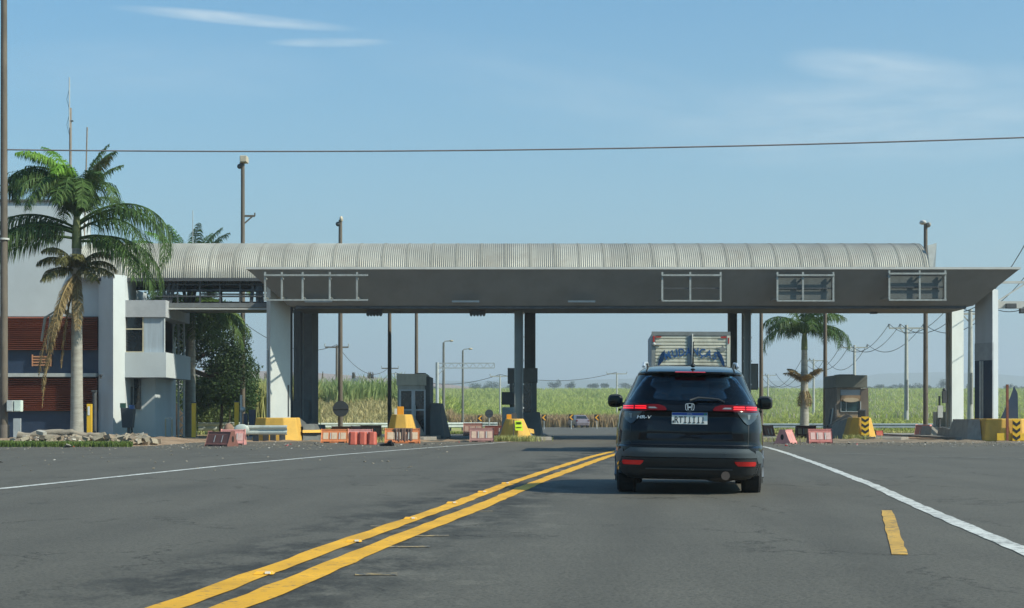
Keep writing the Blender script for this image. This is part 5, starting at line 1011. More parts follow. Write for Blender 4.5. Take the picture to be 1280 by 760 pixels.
# ------------------------------------------------------------------ removals truck
def make_truck():
    t = thing('box_truck', 'old ribbed aluminium box truck with blue lettering ahead of the black car', 'truck', (0,0,0))
    W,zb,zt_ = .98,.85,3.03; RIB = mat('ribbed_aluminium', (.60,.57,.46), .55, .15, var=.12, scale=2, dirt=.7, dirtcol=(.28,.25,.18)); FR = mat('truck_frame',(.20,.21,.20),.6,.2,var=.2,scale=4); BLU = mat('blue_lettering',(.010,.065,.19),.6,var=.25,scale=6)
    MB().box(-W+.02,W-.02,.06,3.9,zb,zt_-.02).build('box_body', mat('box_grey',(.33,.36,.38),.6,.2,var=.1,scale=2,stretch=(1,1,6)), t)
    for (a_,b_) in ((-W+.10,-.09),(.02,W-.09)):
        n = 24; H = zt_-zb-.16; mb = MB()
        for i in range(n): z0 = zb+.06+H*i/n; h = H/n; mb.add([(a_,.04,z0),(b_,.04,z0),(b_,.012,z0+h*.25),(a_,.012,z0+h*.25),(b_,.012,z0+h*.78),(a_,.012,z0+h*.78),(b_,.04,z0+h),(a_,.04,z0+h)],[(0,1,2,3),(3,2,4,5),(5,4,6,7)])
        mb.build('rear_door', RIB, t)
    MB().box(-W,-W+.095,0,.10,zb,zt_-.10).build('corner_post', FR, t); MB().box(W-.085,W,0,.10,zb,zt_-.10).build('corner_post', RIB, t)
    MB().box(-W,W,0,.10,zt_-.10+.002,zt_).build('top_frame', FR, t); MB().box(-.088,-.008,-.005,.05,zb,zt_-.1).build('centre_post', mat('centre_grey',(.15,.18,.20),.5,.3), t)
    MB().tube([(.03,-.03,zb),(.03,-.03,zt_-.06)],.018,8).build('lock_bar', CAPM, t); MB().box(0,.06,-.04,.0,zt_-.40,zt_-.34).build('lock_keeper', DSTEEL, t)
    MB().box(-W,W,-.02,.15,zb-.14,zb-.003).build('sill_frame', FR, t)
    RD = mat('marker_red',(.35,.03,.02),.4)
    for (x0,x1,z0,z1) in ((-W+.03,-W+.075,zt_-.26,zt_-.11),(-W+.10,-W+.24,zt_-.15,zt_-.12),(W-.24,W-.10,zt_-.16,zt_-.12),(W-.06,W-.03,zt_-.30,zt_-.15)): MB().box(x0,x1,-.012,-.001,z0,z1).build('marker_light', RD, t)
    MB().box(-W+.02,-W+.24,-.05,-.0,zt_-.335,zt_-.30).sphere((-W+.06,-.04,zt_-.315),.04).build('hinge_handle', CAPM, t)
    mb = MB(); cx,cz = W-.20,zt_-.43; st = [(cx+math.cos(a)*r*1.2,cz+math.sin(a)*r) for a,r in [(.2,.10),(.8,.045),(1.4,.09),(2.0,.05),(2.9,.13),(3.6,.05),(4.3,.11),(5.0,.05),(5.5,.07)]]
    mb.add([(x,-.006,z) for x,z in st]+[(x,.02,z) for x,z in st],[tuple(range(9))]+[(i,i+9,(i+1)%9+9,(i+1)%9) for i in range(9)]); mb.build('dull_patch', FR, t)
    # arched lettering on the doors
    word = 'MUDANÇAS'; Rr = 1.9; zc0 = 2.615-Rr; tot = 1.27; ws = [1.15,.95,.95,.95,1.0,.9,.95,.9]; acc = 0; S = sum(ws)
    for ch, w_ in zip(word, ws):
        xm = (acc+w_/2)/S*tot-tot/2; acc += w_; an = xm/Rr*1.12; ca,sa = math.cos(-an),math.sin(-an)
        text_part('letter', ch, .27, BLU, t, (lambda ca,sa,an: (lambda x,y,z: (Rr*math.sin(an)*.93+ (x*.80*ca-(y-.0)*sa), -.004-z, 2.44-Rr+Rr*math.cos(an)+ (x*.80*sa+y*ca))))(ca,sa,an), .007, .006)
    for s in (-1,1):
        poly = [(.83,2.13),(.70,2.28),(.66,2.40),(.65,2.575),(.74,2.47),(.80,2.34)] if s < 0 else [(.85,2.12),(.78,2.2),(.71,2.34),(.655,2.44),(.65,2.575),(.76,2.46),(.83,2.28)]
        n = len(poly); mb = MB(); mb.add([(s*x,-.010,z) for x,z in poly]+[(s*x,.0,z) for x,z in poly],[tuple(range(n)),tuple(reversed(range(n)))]+[(i,i+n,(i+1)%n+n,(i+1)%n) for i in range(n)]); mb.build('painted_flourish', BLU, t)
    # chassis and cab
    for s in (-1,1): MB().box(s*.38-.05,s*.38+.05,.1,5.4,.62,.80).build('chassis_rail', DSTEEL, t)
    MB().box(-.9,.9,-.05,.06,.45,.58).build('rear_bumper', DSTEEL, t)
    for s in (-1,1):
        MB().box(s*.8-.12,s*.8+.12,-.03,.02,.60,.70).build('tail_lamp', RD, t); MB().box(s*.75-.2,s*.75+.2,.55,.57,.2,.7).build('mudflap', DSTEEL, t)
        for y in (1.1,4.75): ww = MB().cyl((s*.80,y,.39),.39,'x',.28,28).build('tyre', MATS['tyre_rubber'], t, .02); MB().cyl((s*.945,y,.39),.2,'x',.03,20).build('rim', STEEL, ww)
    mb = MB(); P_ = [(4.05,.55),(5.75,.55),(5.78,1.15),(5.55,1.35),(5.25,2.15),(4.05,2.2)]; n = 6; mb.add([(-.93,y,z) for y,z in P_]+[(.93,y,z) for y,z in P_],[tuple(range(n)),tuple(reversed(range(n,2*n)))]+[(i,i+n,(i+1)%n+n,(i+1)%n) for i in range(n)]); mb.build('cab', mat('cab_blue',(.10,.16,.28),.4,coat=.4), t, .06)
    for s in (-1,1): MB().box(s*.932-.006,s*.932+.006,4.5,5.2,1.4,2.0).build('cab_window', GLASS, t); MB().box(s*1.1-.09,s*1.1+.09,5.35,5.41,1.5,1.9).build('wing_mirror', DSTEEL, t); MB().bar((s*.93,5.38,1.7),(s*1.03,5.38,1.7),.03).build('mirror_stalk', DSTEEL, t)
    MB().add([(-.85,5.59,1.40),(.85,5.59,1.40),(.80,5.31,2.08),(-.80,5.31,2.08),(-.85,5.5,1.40),(.85,5.5,1.40),(.80,5.2,2.08),(-.80,5.2,2.08)],[(3,2,1,0),(0,1,5,4),(1,2,6,5),(2,3,7,6),(3,0,4,7)]).build('windscreen', GLASS, t)
    return t
trk = make_truck(); trk.location = (XU(863,40),40,0); trk.rotation_euler = (0,R(.3),R(-3.2))
# distant silver car
def far_car():
    t = thing('distant_car', 'small silver hatchback far away on the bend beyond the plaza', 'car', (0,0,0)); S = mat('silver_mauve',(.22,.18,.20),.35,.3,coat=.5)
    def ring(z,y0,y1,w): return [(-w,y0+.1,z),(-w+.12,y0,z),(w-.12,y0,z),(w,y0+.1,z),(w,y1-.15,z),(w-.2,y1,z),(-w+.2,y1,z),(-w,y1-.15,z)]
    rs = [ring(.25,.05,3.95,.80),ring(.55,0,4.0,.84),ring(.90,.05,3.85,.80),ring(1.0,.35,2.95,.74),ring(1.38,.75,2.2,.60),ring(1.44,.95,2.0,.52)]; mb = MB(); vs = [p for r in rs for p in r]
    mb.add(vs,[tuple(range(7,-1,-1)),tuple(range(40,48))]+[(j*8+k,j*8+(k+1)%8,(j+1)*8+(k+1)%8,(j+1)*8+k) for j in range(5) for k in range(8)]); mb.build('body', S, t, .03)
    MB().add([(-.64,.36,1.03),(.64,.36,1.03),(.52,.70,1.34),(-.52,.70,1.34),(-.64,.42,1.03),(.64,.42,1.03),(.52,.76,1.34),(-.52,.76,1.34)],[(0,1,2,3),(0,4,5,1),(1,5,6,2),(2,6,7,3),(3,7,4,0)]).build('rear_window', GLASS, t)
    for s in (-1,1):
        MB().box(s*.68-.1,s*.68+.1,-.02,.1,.72,.86).build('tail_light', mat('lens_red',(.3,0,0)), t)
        for y in (.7,3.2): MB().cyl((s*.72,y,.3),.3,'x',.2,16).build('tyre', MATS['tyre_rubber'], t)
    return t
fc = far_car(); fc.location = (XU(728.5,182),182,zt(16,182)+.02); fc.rotation_euler = (0,0,R(12))

# ------------------------------------------------------------------ vegetation
def leafmat(nm, c, c2, isl=.35, tr=.25, sc_=.8): return mat(nm, c, .6, var=.2, scale=sc_, col2=c2, island=isl, transl=tr, spec=.25)
PALMG = leafmat('palm_leaf', (.040,.085,.02), (.085,.15,.035)); PALMB = leafmat('palm_leaf_sunlit', (.10,.24,.02), (.19,.36,.04)); PALMD = leafmat('palm_leaf_dry', (.17,.12,.05), (.30,.22,.10), .3, .15)  # PALMB: bright green spear fronds, with the sun on them painted in
PALMO = leafmat('palm_leaf_olive', (.09,.10,.03), (.17,.16,.06)); TRK = mat('palm_trunk', (.30,.29,.25), .9, var=.2, scale=2, stretch=(1,1,5), dirt=.5, dirtcol=(.13,.12,.09), bump=.3); BARK = mat('dark_bark', (.045,.035,.025), .95, var=.3, scale=5, bump=.6, bscale=12)
CRS = mat('crownshaft', (.14,.17,.06), .6, var=.2, scale=2)
def frond(par, base, az_, el0, L, bend, m, nl=46, ll=.75, droop=.55, twist=0, name='frond'):
    p = Vector(base); e = el0; ds = L/22; pts = []; az = az_
    for i in range(23):
        d = Vector((math.cos(e)*math.cos(az), math.cos(e)*math.sin(az), math.sin(e))); pts.append((p.copy(), d)); p = p+d*ds
        e -= bend/22*(.45+1.2*i/22); az += twist/22
    mb = MB(); mb.tube([q[0] for q in pts],[.05*(1-i/24)+.006 for i in range(23)],5)
    for k in range(nl):
        f = .10+.89*k/nl; i = min(21,int(f*22)); a = pts[i][0].lerp(pts[i+1][0], f*22-i); d = pts[i][1]
        side = d.cross(Vector((0,0,1))); side = side.normalized() if side.length > .05 else Vector((math.sin(az_),-math.cos(az_),0)); up = side.cross(d)
        ln = ll*(math.sin(math.pi*min(1,(f*.86+.12)))**.6)*random.uniform(.85,1.1)
        for s in (-1,1):
            for q in range(2):
                tilt = random.uniform(-.35,.45); v1 = (side*s*.85+d*random.uniform(.35,.6)+up*tilt*.8).normalized(); g = Vector((0,0,-1))
                a1 = a+v1*ln*.5+g*droop*ln*.16; a2 = a1+(v1*.55+g*droop*1.25).normalized()*ln*.55
                wv = d*.016+Vector((random.uniform(-.006,.006),)*3)
                mb.add([a-wv,a+wv,a1+wv*1.15,a1-wv*1.15],[(0,1,2,3)]); mb.add([a1-wv*1.15,a1+wv*1.15,a2],[(0,1,2)])
    return mb.build(name, m, par)
def palm(label, u, Y, vb, vtrunk, fr, r0=.24, r1=.14, zb=None, lean=0, shaft=1.1, bulge=None):
    x = XU(u,Y); z0 = zt(x,Y)-.1 if zb is None else zb; z1 = ZV(vtrunk,Y); t = thing('palm_tree', label, 'palm tree', (x,Y,z0), 'palm trees')
    n = 14; MB().tube([(x+lean*math.sin(k/n*1.6),Y,z0+(z1-z0)*k/n) for k in range(n+1)],[r0+(r1-r0)*k/n+.05*math.exp(-k*1.5) for k in range(n+1)],14).build('trunk', TRK, t)
    tx = x+lean; MB().tube([(tx,Y,z1-.02),(tx,Y,z1+shaft*.5),(tx,Y,z1+shaft)],[r1*1.15,r1*1.05,r1*.55],12).build('crownshaft', CRS, t)
    for f in fr:
        az_,el_,L,bend,m = f[:5]; kw = f[5] if len(f) > 5 else {}; dz = kw.pop('dz',0) if kw else 0
        frond(t, (tx+.05*math.cos(R(az_)),Y+.05*math.sin(R(az_)),z1+shaft*.85+dz), R(az_), R(el_), L, R(bend), m, **kw)
    return t

B_,G_,D_,O_ = PALMB,PALMG,PALMD,PALMO
def J(a,e,L,b,m,**k): return (a+random.uniform(-5,5), e, L, b, m, dict(k))
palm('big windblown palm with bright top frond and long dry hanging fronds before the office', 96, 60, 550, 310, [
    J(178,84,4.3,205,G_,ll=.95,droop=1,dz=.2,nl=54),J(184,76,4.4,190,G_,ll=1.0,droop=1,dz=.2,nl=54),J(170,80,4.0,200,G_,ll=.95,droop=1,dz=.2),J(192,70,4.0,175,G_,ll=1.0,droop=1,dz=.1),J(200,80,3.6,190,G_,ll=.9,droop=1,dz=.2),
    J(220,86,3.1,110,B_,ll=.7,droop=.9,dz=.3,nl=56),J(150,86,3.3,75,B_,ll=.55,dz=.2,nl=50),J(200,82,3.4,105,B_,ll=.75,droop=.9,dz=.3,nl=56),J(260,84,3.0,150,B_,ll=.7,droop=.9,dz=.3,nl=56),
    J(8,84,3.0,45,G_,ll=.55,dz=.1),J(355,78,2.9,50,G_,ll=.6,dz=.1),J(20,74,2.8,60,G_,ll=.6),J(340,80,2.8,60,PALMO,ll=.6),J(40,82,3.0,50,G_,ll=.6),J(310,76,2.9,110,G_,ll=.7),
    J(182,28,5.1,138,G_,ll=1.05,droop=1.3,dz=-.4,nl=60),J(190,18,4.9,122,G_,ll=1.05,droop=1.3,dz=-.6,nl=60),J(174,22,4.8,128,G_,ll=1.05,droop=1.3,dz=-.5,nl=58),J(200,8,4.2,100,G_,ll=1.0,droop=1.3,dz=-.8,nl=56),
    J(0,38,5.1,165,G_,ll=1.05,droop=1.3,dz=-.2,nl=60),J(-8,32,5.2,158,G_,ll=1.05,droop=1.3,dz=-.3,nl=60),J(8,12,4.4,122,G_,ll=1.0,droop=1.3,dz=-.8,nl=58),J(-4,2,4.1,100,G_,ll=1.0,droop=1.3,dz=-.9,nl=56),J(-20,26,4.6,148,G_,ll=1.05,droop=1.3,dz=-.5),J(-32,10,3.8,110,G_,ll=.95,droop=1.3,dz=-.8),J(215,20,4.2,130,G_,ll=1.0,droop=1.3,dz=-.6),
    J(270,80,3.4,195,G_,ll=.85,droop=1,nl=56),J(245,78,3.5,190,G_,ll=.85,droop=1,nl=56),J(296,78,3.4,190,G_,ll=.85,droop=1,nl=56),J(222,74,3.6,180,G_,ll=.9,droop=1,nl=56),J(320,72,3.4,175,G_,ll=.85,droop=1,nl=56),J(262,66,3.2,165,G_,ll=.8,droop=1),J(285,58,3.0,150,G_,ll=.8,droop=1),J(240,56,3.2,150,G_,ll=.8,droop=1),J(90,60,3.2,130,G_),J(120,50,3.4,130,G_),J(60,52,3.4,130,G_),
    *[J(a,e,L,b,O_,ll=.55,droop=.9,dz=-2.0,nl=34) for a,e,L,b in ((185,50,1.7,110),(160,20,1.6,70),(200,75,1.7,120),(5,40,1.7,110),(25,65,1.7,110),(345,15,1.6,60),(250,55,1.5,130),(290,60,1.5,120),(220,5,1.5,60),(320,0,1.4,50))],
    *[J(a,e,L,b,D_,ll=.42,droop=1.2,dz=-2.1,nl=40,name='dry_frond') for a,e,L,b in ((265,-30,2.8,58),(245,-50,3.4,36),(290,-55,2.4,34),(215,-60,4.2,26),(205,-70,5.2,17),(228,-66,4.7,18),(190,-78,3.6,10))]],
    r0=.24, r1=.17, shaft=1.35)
G2 = leafmat('palm_leaf_sun_tint', (.065,.125,.025), (.13,.20,.05))  # lighter leaf copy: sunlight on the second palm put into its colour
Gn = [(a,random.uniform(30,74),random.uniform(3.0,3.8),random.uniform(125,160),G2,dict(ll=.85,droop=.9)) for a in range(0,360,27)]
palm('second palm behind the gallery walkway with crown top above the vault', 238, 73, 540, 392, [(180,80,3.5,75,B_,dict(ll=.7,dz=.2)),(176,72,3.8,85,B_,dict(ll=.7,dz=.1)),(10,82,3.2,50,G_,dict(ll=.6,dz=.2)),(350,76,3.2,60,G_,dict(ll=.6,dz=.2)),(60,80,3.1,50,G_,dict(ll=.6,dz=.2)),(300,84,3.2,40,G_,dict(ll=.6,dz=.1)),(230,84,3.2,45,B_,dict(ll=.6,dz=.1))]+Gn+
     [(a,random.uniform(-35,15),3.5,70,G2,dict(ll=.9,droop=1.1,dz=-.3)) for a in (0,25,-30,-50,150,170,200,230,260,285,310,335)]+[(200,-40,2.6,50,D_,dict(ll=.5,dz=-.6,name='dry_frond'))], r0=.25, r1=.21, shaft=1.2)
Gr = [(a+random.uniform(-8,8),random.uniform(18,66),random.uniform(2.8,3.7),random.uniform(100,150),G_,dict(ll=.95,droop=1.0,nl=34)) for a in (0,18,50,95,140,165,183,220,265,300,330,348)]
palm('right palm seen under the canopy with a brown skirt of dead fronds', 1005.5, 84, 545, 437, [f[:2]+(f[2]*.86,)+f[3:] for f in Gr]+[(a,75,2.8,60,G_,dict(ll=.7)) for a in (30,150,270)]+
     [(a,random.uniform(45,70),1.25,70,D_,dict(ll=.42,dz=-2.6,nl=24,name='dry_frond')) for a in (0,30,150,180,210,270,330)]+[(a,-60,1.1,40,D_,dict(ll=.4,dz=-2.8,nl=16,name='dry_frond')) for a in (200,300,0)], r0=.25, r1=.15, shaft=1.0)
PT = [c for c in COL.objects if c.name.startswith('palm_tree')]
# dead spathe hanging left of the big palm trunk
t = PT[0]
for dx,l in ((-.95,2.3),(-.70,1.2),(-1.15,1.7),(-.82,2.1)):
    MB().tube([(-16.3+(.35 if 0 else 0),59.9,4.55),(-16.32+dx*.6,59.9,4.9),(-16.32+dx,59.9,4.6),(-16.32+dx*1.12,59.9,4.65-l*.55)],[.03,.035,.06,.05],5).build('dead_stalk', mat('pale_dead_stalk',(.30,.29,.24),.9), t)

def leafblob(cs, rs, n, size, flat=.7):
    cs = np.array(cs,float); rs = np.array(rs,float); w_ = rs.prod(1); idx = rng.choice(len(cs), n, p=w_/w_.sum()); d = rng.normal(size=(n,3)); d /= np.linalg.norm(d,axis=1)[:,None]
    rad = rng.random(n)**.42; lump = 1+.22*np.sin(d[:,0]*7+idx)*np.cos(d[:,2]*6+idx*2); c = cs[idx]+d*rs[idx]*(rad*lump)[:,None]
    a = rng.normal(size=(n,3)); a /= np.linalg.norm(a,axis=1)[:,None]; b = np.cross(a, rng.normal(size=(n,3))); b /= np.linalg.norm(b,axis=1)[:,None]
    s = size*rng.uniform(.6,1.3,n)[:,None]; v = np.stack([c-a*s, c-b*s*.5, c+a*s, c+b*s*.5],1).reshape(-1,3); return v
def crown(name, cs, rs, n, size, m, parent):
    v = leafblob(cs, rs, n, size); off = parent.location; v = v-np.array([off.x,off.y,off.z]); o = np_mesh(name, v, np.arange(len(v)).reshape(-1,4), m); o.parent = parent; return o
def tree(label, u, Y, blobs, n, size, m, trunk=None, r=.2, name='tree', grp=None, vb=None):
    # blobs in picture-free metres: (dx, dy, z, rx, ry, rz)
    x = XU(u,Y); z0 = zt(x,Y); t = thing(name, label, 'tree' if name != 'shrub' else 'shrub', (x,Y,z0), grp)
    cs = [(x+b[0],Y+b[1],z0+b[2]) for b in blobs]; rs = [b[3:6] for b in blobs]; crown('crown' if name != 'shrub' else 'foliage', cs, rs, n, size, m, t)
    tr = trunk or [(0,0,-.2),(.1,0,blobs[0][2]*.5),(0,0,blobs[0][2])]; MB().tube([(x+a,Y+b,z0+c) for a,b,c in tr],[r*(1-.5*i/(len(tr)-1)) for i in range(len(tr))],8).build('trunk' if name != 'shrub' else 'stem', BARK, t)
    for b in blobs[1:6]:
        MB().tube([(x+tr[-1][0]*.9,Y+tr[-1][1],z0+tr[-1][2]*.8),(x+b[0]*.6,Y+b[1]*.6,z0+b[2]*.85),(x+b[0],Y+b[1],z0+b[2])],[r*.5,r*.3,r*.12],6).build('limb', BARK, t)
    return t
LD = leafmat('leaf_dark', (.022,.05,.016), (.05,.085,.028), .4, .2); LM = leafmat('leaf_mid', (.04,.085,.022), (.075,.13,.04), .4, .25); LL = leafmat('leaf_light', (.09,.13,.035), (.17,.21,.07), .4, .3)
tree('dark drooping tree with a bent black trunk between office and second palm', 212, 76, [(0,0,4.6,1.6,1.6,1.6),(-.8,0,5.6,1.5,1.5,1.3),(1.1,.5,5.2,1.7,1.6,1.5),(2.3,.8,4.4,1.5,1.5,1.6),(-.9,.2,3.4,1.2,1.3,1.5),(3.0,.8,3.3,1.1,1.2,1.2),(-1.1,.3,2.3,.8,1,1.0),(1.9,.6,5.9,1.2,1.2,.9)], 34000, .065, LD,
     trunk=[(.55,-.3,-.1),(.45,-.3,.9),(0,-.2,1.6),(-.25,0,2.3),(0,0,3.2),(.1,0,4.3)], r=.36)
tree('round dark green leafy tree right of the second palm trunk', 275, 80, [(0,0,2.5,1.35,1.2,1.15),(-.8,.1,2.1,1.0,1,.9),(.9,0,2.2,1.0,1,1.0),(.2,0,3.3,.9,1,.7),(1.2,.1,1.7,.7,.8,.7),(-1.1,0,1.6,.8,.8,.7)], 15000, .075, LM, r=.1)
tree('airy bush with sparse branches beside the tallest mast', 286, 88, [(.6,0,4.6,.7,.7,.5),(.2,0,3.8,.9,.8,.7),(1.1,0,3.4,.7,.8,.8),(-.3,0,2.9,1,1,.8),(.9,.2,2.2,.9,.8,.8)], 3600, .075, LM, r=.06)
for i,(u,Y,w_,h,m) in enumerate([(196,86,2.6,2.6,LL),(222,90,2.6,3.0,LM),(250,88,2.4,2.2,LL),(276,92,2.6,2.0,LL),(296,90,1.8,1.7,LM),(170,92,3.2,3.2,LM)]):
    tree(['pale yellow green scrub just right of the office wall','mid green scrub behind the lattice post','pale scrub behind the second palm trunk','low pale scrub under the round tree','small green scrub at the foot of the tallest mast','green scrub mostly hidden behind the office'][i], u, Y, [(0,0,h*.5,w_*.6,1.2,h*.5),(-w_*.4,0,h*.35,w_*.4,1,h*.4),(w_*.4,.3,h*.42,w_*.45,1,h*.45),(0,.2,h*.8,w_*.35,.8,h*.3)], 4200, .09, m, r=.05, name='shrub', grp='scrub behind the guardrail')
# far trees
FAR = leafmat('leaf_far', (.03,.055,.02), (.05,.08,.03), .3, .1, .05)
fl = [(446,466,479,14,1150),(470,478,487,18,1000),(500,470,487,20,820),(528,476,488,16,840),(545,480,489,12,860),(594,475,489,14,800),(605,479,489,9,830),(615,469,489,21,790),(636,476,489,10,840),(654,478,490,14,830),(693,472,485,14,900),(712,473,486,11,900),(741,475,485,16,950),(756,475,485,12,960),(787,476,486,18,980),(962,480,488,20,900)]
fl += [(1088,480,488,12,900),(1100,478,488,15,880),(1112,480,488,12,900),(1124,477,488,14,900),(1138,479,488,13,910),(1149,476,488,16,890),(1163,479,488,12,900),(1176,469,489,17,840),(1190,478,489,13,900),(1215,478,489,14,900),(1258,479,489,12,900),(1268,477,489,14,900),(1280,480,489,12,900),(1296,478,489,16,900),(1318,476,489,18,880)]
for i,(u,vt,vb,wp,Y) in enumerate(fl):
    k = Y/2000; x = XU(u,Y); h = (vb-vt)*k; z0 = ZV(vb,Y)-1; w_ = wp*k/2
    side = 'left' if u < 640 else ('middle' if u < 980 else 'right')
    t = thing('tree', 'hazy distant tree on the %s skyline, %s'%(side, 'number'), 'tree', (x,Y,z0), 'distant trees on the skyline')
    t['label'] = 'small hazy tree among the distant skyline trees, %s part of the picture'%side
    q_ = random.uniform(.9,1.5); nb = random.randint(3,6)
    bl = [(x+random.uniform(-1,1)*w_*q_*.6, Y+random.uniform(-2,2), z0+.6+h*random.uniform(.25,.62), w_*random.uniform(.35,.75)*q_, w_*.6, h*random.uniform(.2,.36)) for _ in range(nb)]+[(x,Y,z0+1+h*.25,w_*q_,w_*.6,h*.28)]
    crown('crown', [b[:3] for b in bl], [b[3:] for b in bl], 1100, .30*k*2.0, FAR, t); MB().tube([(x,Y,z0-3),(x,Y,z0+h*.4)],.3,6).build('trunk', BARK, t)
fl_lab = {446:'round isolated tree standing alone on the brown ridge',615:'largest dark tree on the skyline left of the central booth',693:'flat topped distant tree on the skyline right of the central booth',1176:'tallest round tree on the right skyline, beside the white pillar',712:'small distant tree right of the flat topped one on the skyline',741:'distant tree on the skyline just left of the black car',594:'distant tree on the skyline right of the second street lamp',500:'distant tree on the skyline half hidden by the left booth'}
for o in COL.objects:
    if o.name.startswith('tree') and o.get('group') == 'distant trees on the skyline':
        for (u,vt,vb,wp,Y) in fl:
            if u in fl_lab and abs(o.location.x-XU(u,Y)) < .01 and abs(o.location.y-Y) < .01: o['label'] = fl_lab[u]

# blades of cane, grass and weeds (uncountable)
def blades(name, label, cat, P, h, wd, m, lean=.45, per=5, curve=.5):
    P = np.asarray(P,float); n = len(P); P = np.repeat(P, per, 0); N = n*per; P[:,0] += rng.normal(0,.22,N)*np.mean(h)*.4; P[:,1] += rng.normal(0,.22,N)*np.mean(h)*.4
    hh = np.repeat(np.broadcast_to(h,(n,)), per)*rng.uniform(.55,1.1,N); an = rng.uniform(0,2*np.pi,N); ln = rng.uniform(.1,1,N)*lean*hh; dx = np.cos(an)*ln; dy = np.sin(an)*ln
    wa = rng.uniform(0,np.pi,N); wx = np.cos(wa)*wd*.5; wy = np.sin(wa)*wd*.5
    a = P.copy(); a[:,2] -= .05; b = P+np.stack([dx*.35,dy*.35,hh*.65],1); c = P+np.stack([dx,dy,hh*(1-curve*rng.uniform(0,1,N)*.6)],1); W = np.stack([wx,wy,np.zeros(N)],1)
    v = np.stack([a-W,a+W,b+W,b-W,c],1).reshape(-1,3); k = np.arange(N)*5
    me = bpy.data.meshes.new(name); q = np.stack([k,k+1,k+2,k+3],1); t3 = np.stack([k+3,k+2,k+4],1)
    me.vertices.add(len(v)); me.vertices.foreach_set('co', v.astype(np.float32).ravel()); li = np.concatenate([q.ravel(), t3.ravel()]); me.loops.add(len(li)); me.loops.foreach_set('vertex_index', li.astype(np.int32))
    me.polygons.add(2*N); ls = np.concatenate([np.arange(N)*4, 4*N+np.arange(N)*3]); me.polygons.foreach_set('loop_start', ls.astype(np.int32)); me.materials.append(m); me.update(calc_edges=True); me.validate()
    o = bpy.data.objects.new(name, me); COL.objects.link(o); tag(o, label, cat, kind='stuff'); return o
def zgrid(x, y): return zt(x, y)
def scat(n, fx, fy_, cond=None):
    out_ = []
    while len(out_) < n:
        y = fy_(random.random()); x = fx(y)
        if cond and not cond(x,y): continue
        out_.append((x,y,zt(x,y)))
    return out_
CANE = leafmat('cane_leaf', (.31,.39,.07), (.50,.52,.15), .35, .5, .08); CANEN = leafmat('cane_near', (.19,.30,.08), (.44,.49,.22), .4, .45, .35); DRYG = leafmat('dry_grass', (.36,.32,.13), (.55,.47,.24), .35, .3, .3)
WEED = leafmat('weed_green', (.30,.37,.07), (.48,.48,.17), .4, .5, .12); PLUME = leafmat('grass_plume', (.38,.37,.22), (.50,.46,.32), .3, .3, .1); REED = leafmat('reed_yellow', (.30,.34,.10), (.50,.48,.20), .35, .35, .4); STRAW = leafmat('straw_brown', (.30,.20,.10), (.46,.33,.18), .35, .3, .2)
def fan(y, lo=-20, hi=1320):
    if hi > 1300: hi = 1480
    return XU(random.uniform(lo,hi), y)
blades('cane_field', 'bright green sugar cane field filling the middle distance', 'cane field', scat(46000, lambda y: fan(y,380,1330), lambda f: 196*(620/196)**f, lambda x,y: not (y < 240 and 640*1 < 640+x*2000/y < 0)), 1.9, .18, CANE, per=3, lean=.95)
blades('cane_field_edge', 'brown dry straw along the near edge of the cane field', 'straw', scat(2600, lambda y: fan(y,560,790), lambda f: 189+f*9), 1.7, .10, STRAW, per=4)
blades('weeds', 'rank green weeds on the right side beyond the guardrail', 'weeds', scat(17000, lambda y: fan(y,930,1340), lambda f: 108*(330/108)**f), 1.25, .10, WEED, per=4, lean=.9)
blades('grass_plumes', 'greyish seed plumes above the weeds on the right', 'grass', [(x,y,z+.9) for x,y,z in scat(2600, lambda y: fan(y,930,1340), lambda f: 190*(520/190)**f)], 1.1, .10, PLUME, per=2, lean=.35)
NC_ = scat(5600, lambda y: fan(y,300,548), lambda f: 116+f*44, lambda x,y: x < -6.6 and y > 126+14*mnoise.noise(Vector((x*.35,0,0)))); NH_ = np.array([1.9+1.1*mnoise.noise(Vector((a*.5,b*.3,2)))+random.uniform(-.3,.5) for a,b,c in NC_])
blades('near_cane', 'tall arching cane leaves on the bank left of the left booth', 'cane', NC_, NH_, .085, CANEN, per=6, lean=.6)
blades('dry_bank_grass', 'yellow dry grass on the bank below the cane', 'grass', scat(9000, lambda y: fan(y,150,560), lambda f: 98+f*30, lambda x,y: x < -5.2), np.clip(rng.normal(.55,.25,9000),.2,1.3), .05, DRYG, per=5, lean=.6)
blades('reeds', 'tall yellow green reeds between mast and left white pillar', 'reeds', scat(900, lambda y: fan(y,306,382), lambda f: 90+f*9), 3.4, .06, REED, per=9, lean=.4)
blades('reed_tops', 'dark feathery reed tops above the cane', 'reeds', [(x,y,z+2.2) for x,y,z in [(XU(u,128),128,zt(XU(u,128),128)) for u in (315,322,332,403,441,442,461,464,466)]], .6, .05, leafmat('reed_top',(.12,.10,.08),(.2,.17,.13)), per=8, lean=.25)
blades('verge_grass', 'short grass and dry weeds on the ground behind the plaza', 'grass', scat(14000, lambda y: fan(y,-20,1340), lambda f: 80+f*28, lambda x,y: x < -7.2 or x > 9.5), .22, .03, REED, per=5, lean=.8)
blades('verge_green', 'green grass strip behind the guardrail left of the central island', 'grass', scat(5000, lambda y: fan(y,535,625), lambda f: 96+f*18), .25, .03, WEED, per=5, lean=.8)
blades('hedge_weeds', 'pale weeds before the long guardrail on the right', 'weeds', scat(3500, lambda y: fan(y,960,1340), lambda f: 92+f*14), .45, .05, WEED, per=5, lean=.7)
NG = leafmat('kerb_grass', (.09,.17,.03), (.20,.25,.07), .4, .3, 2)
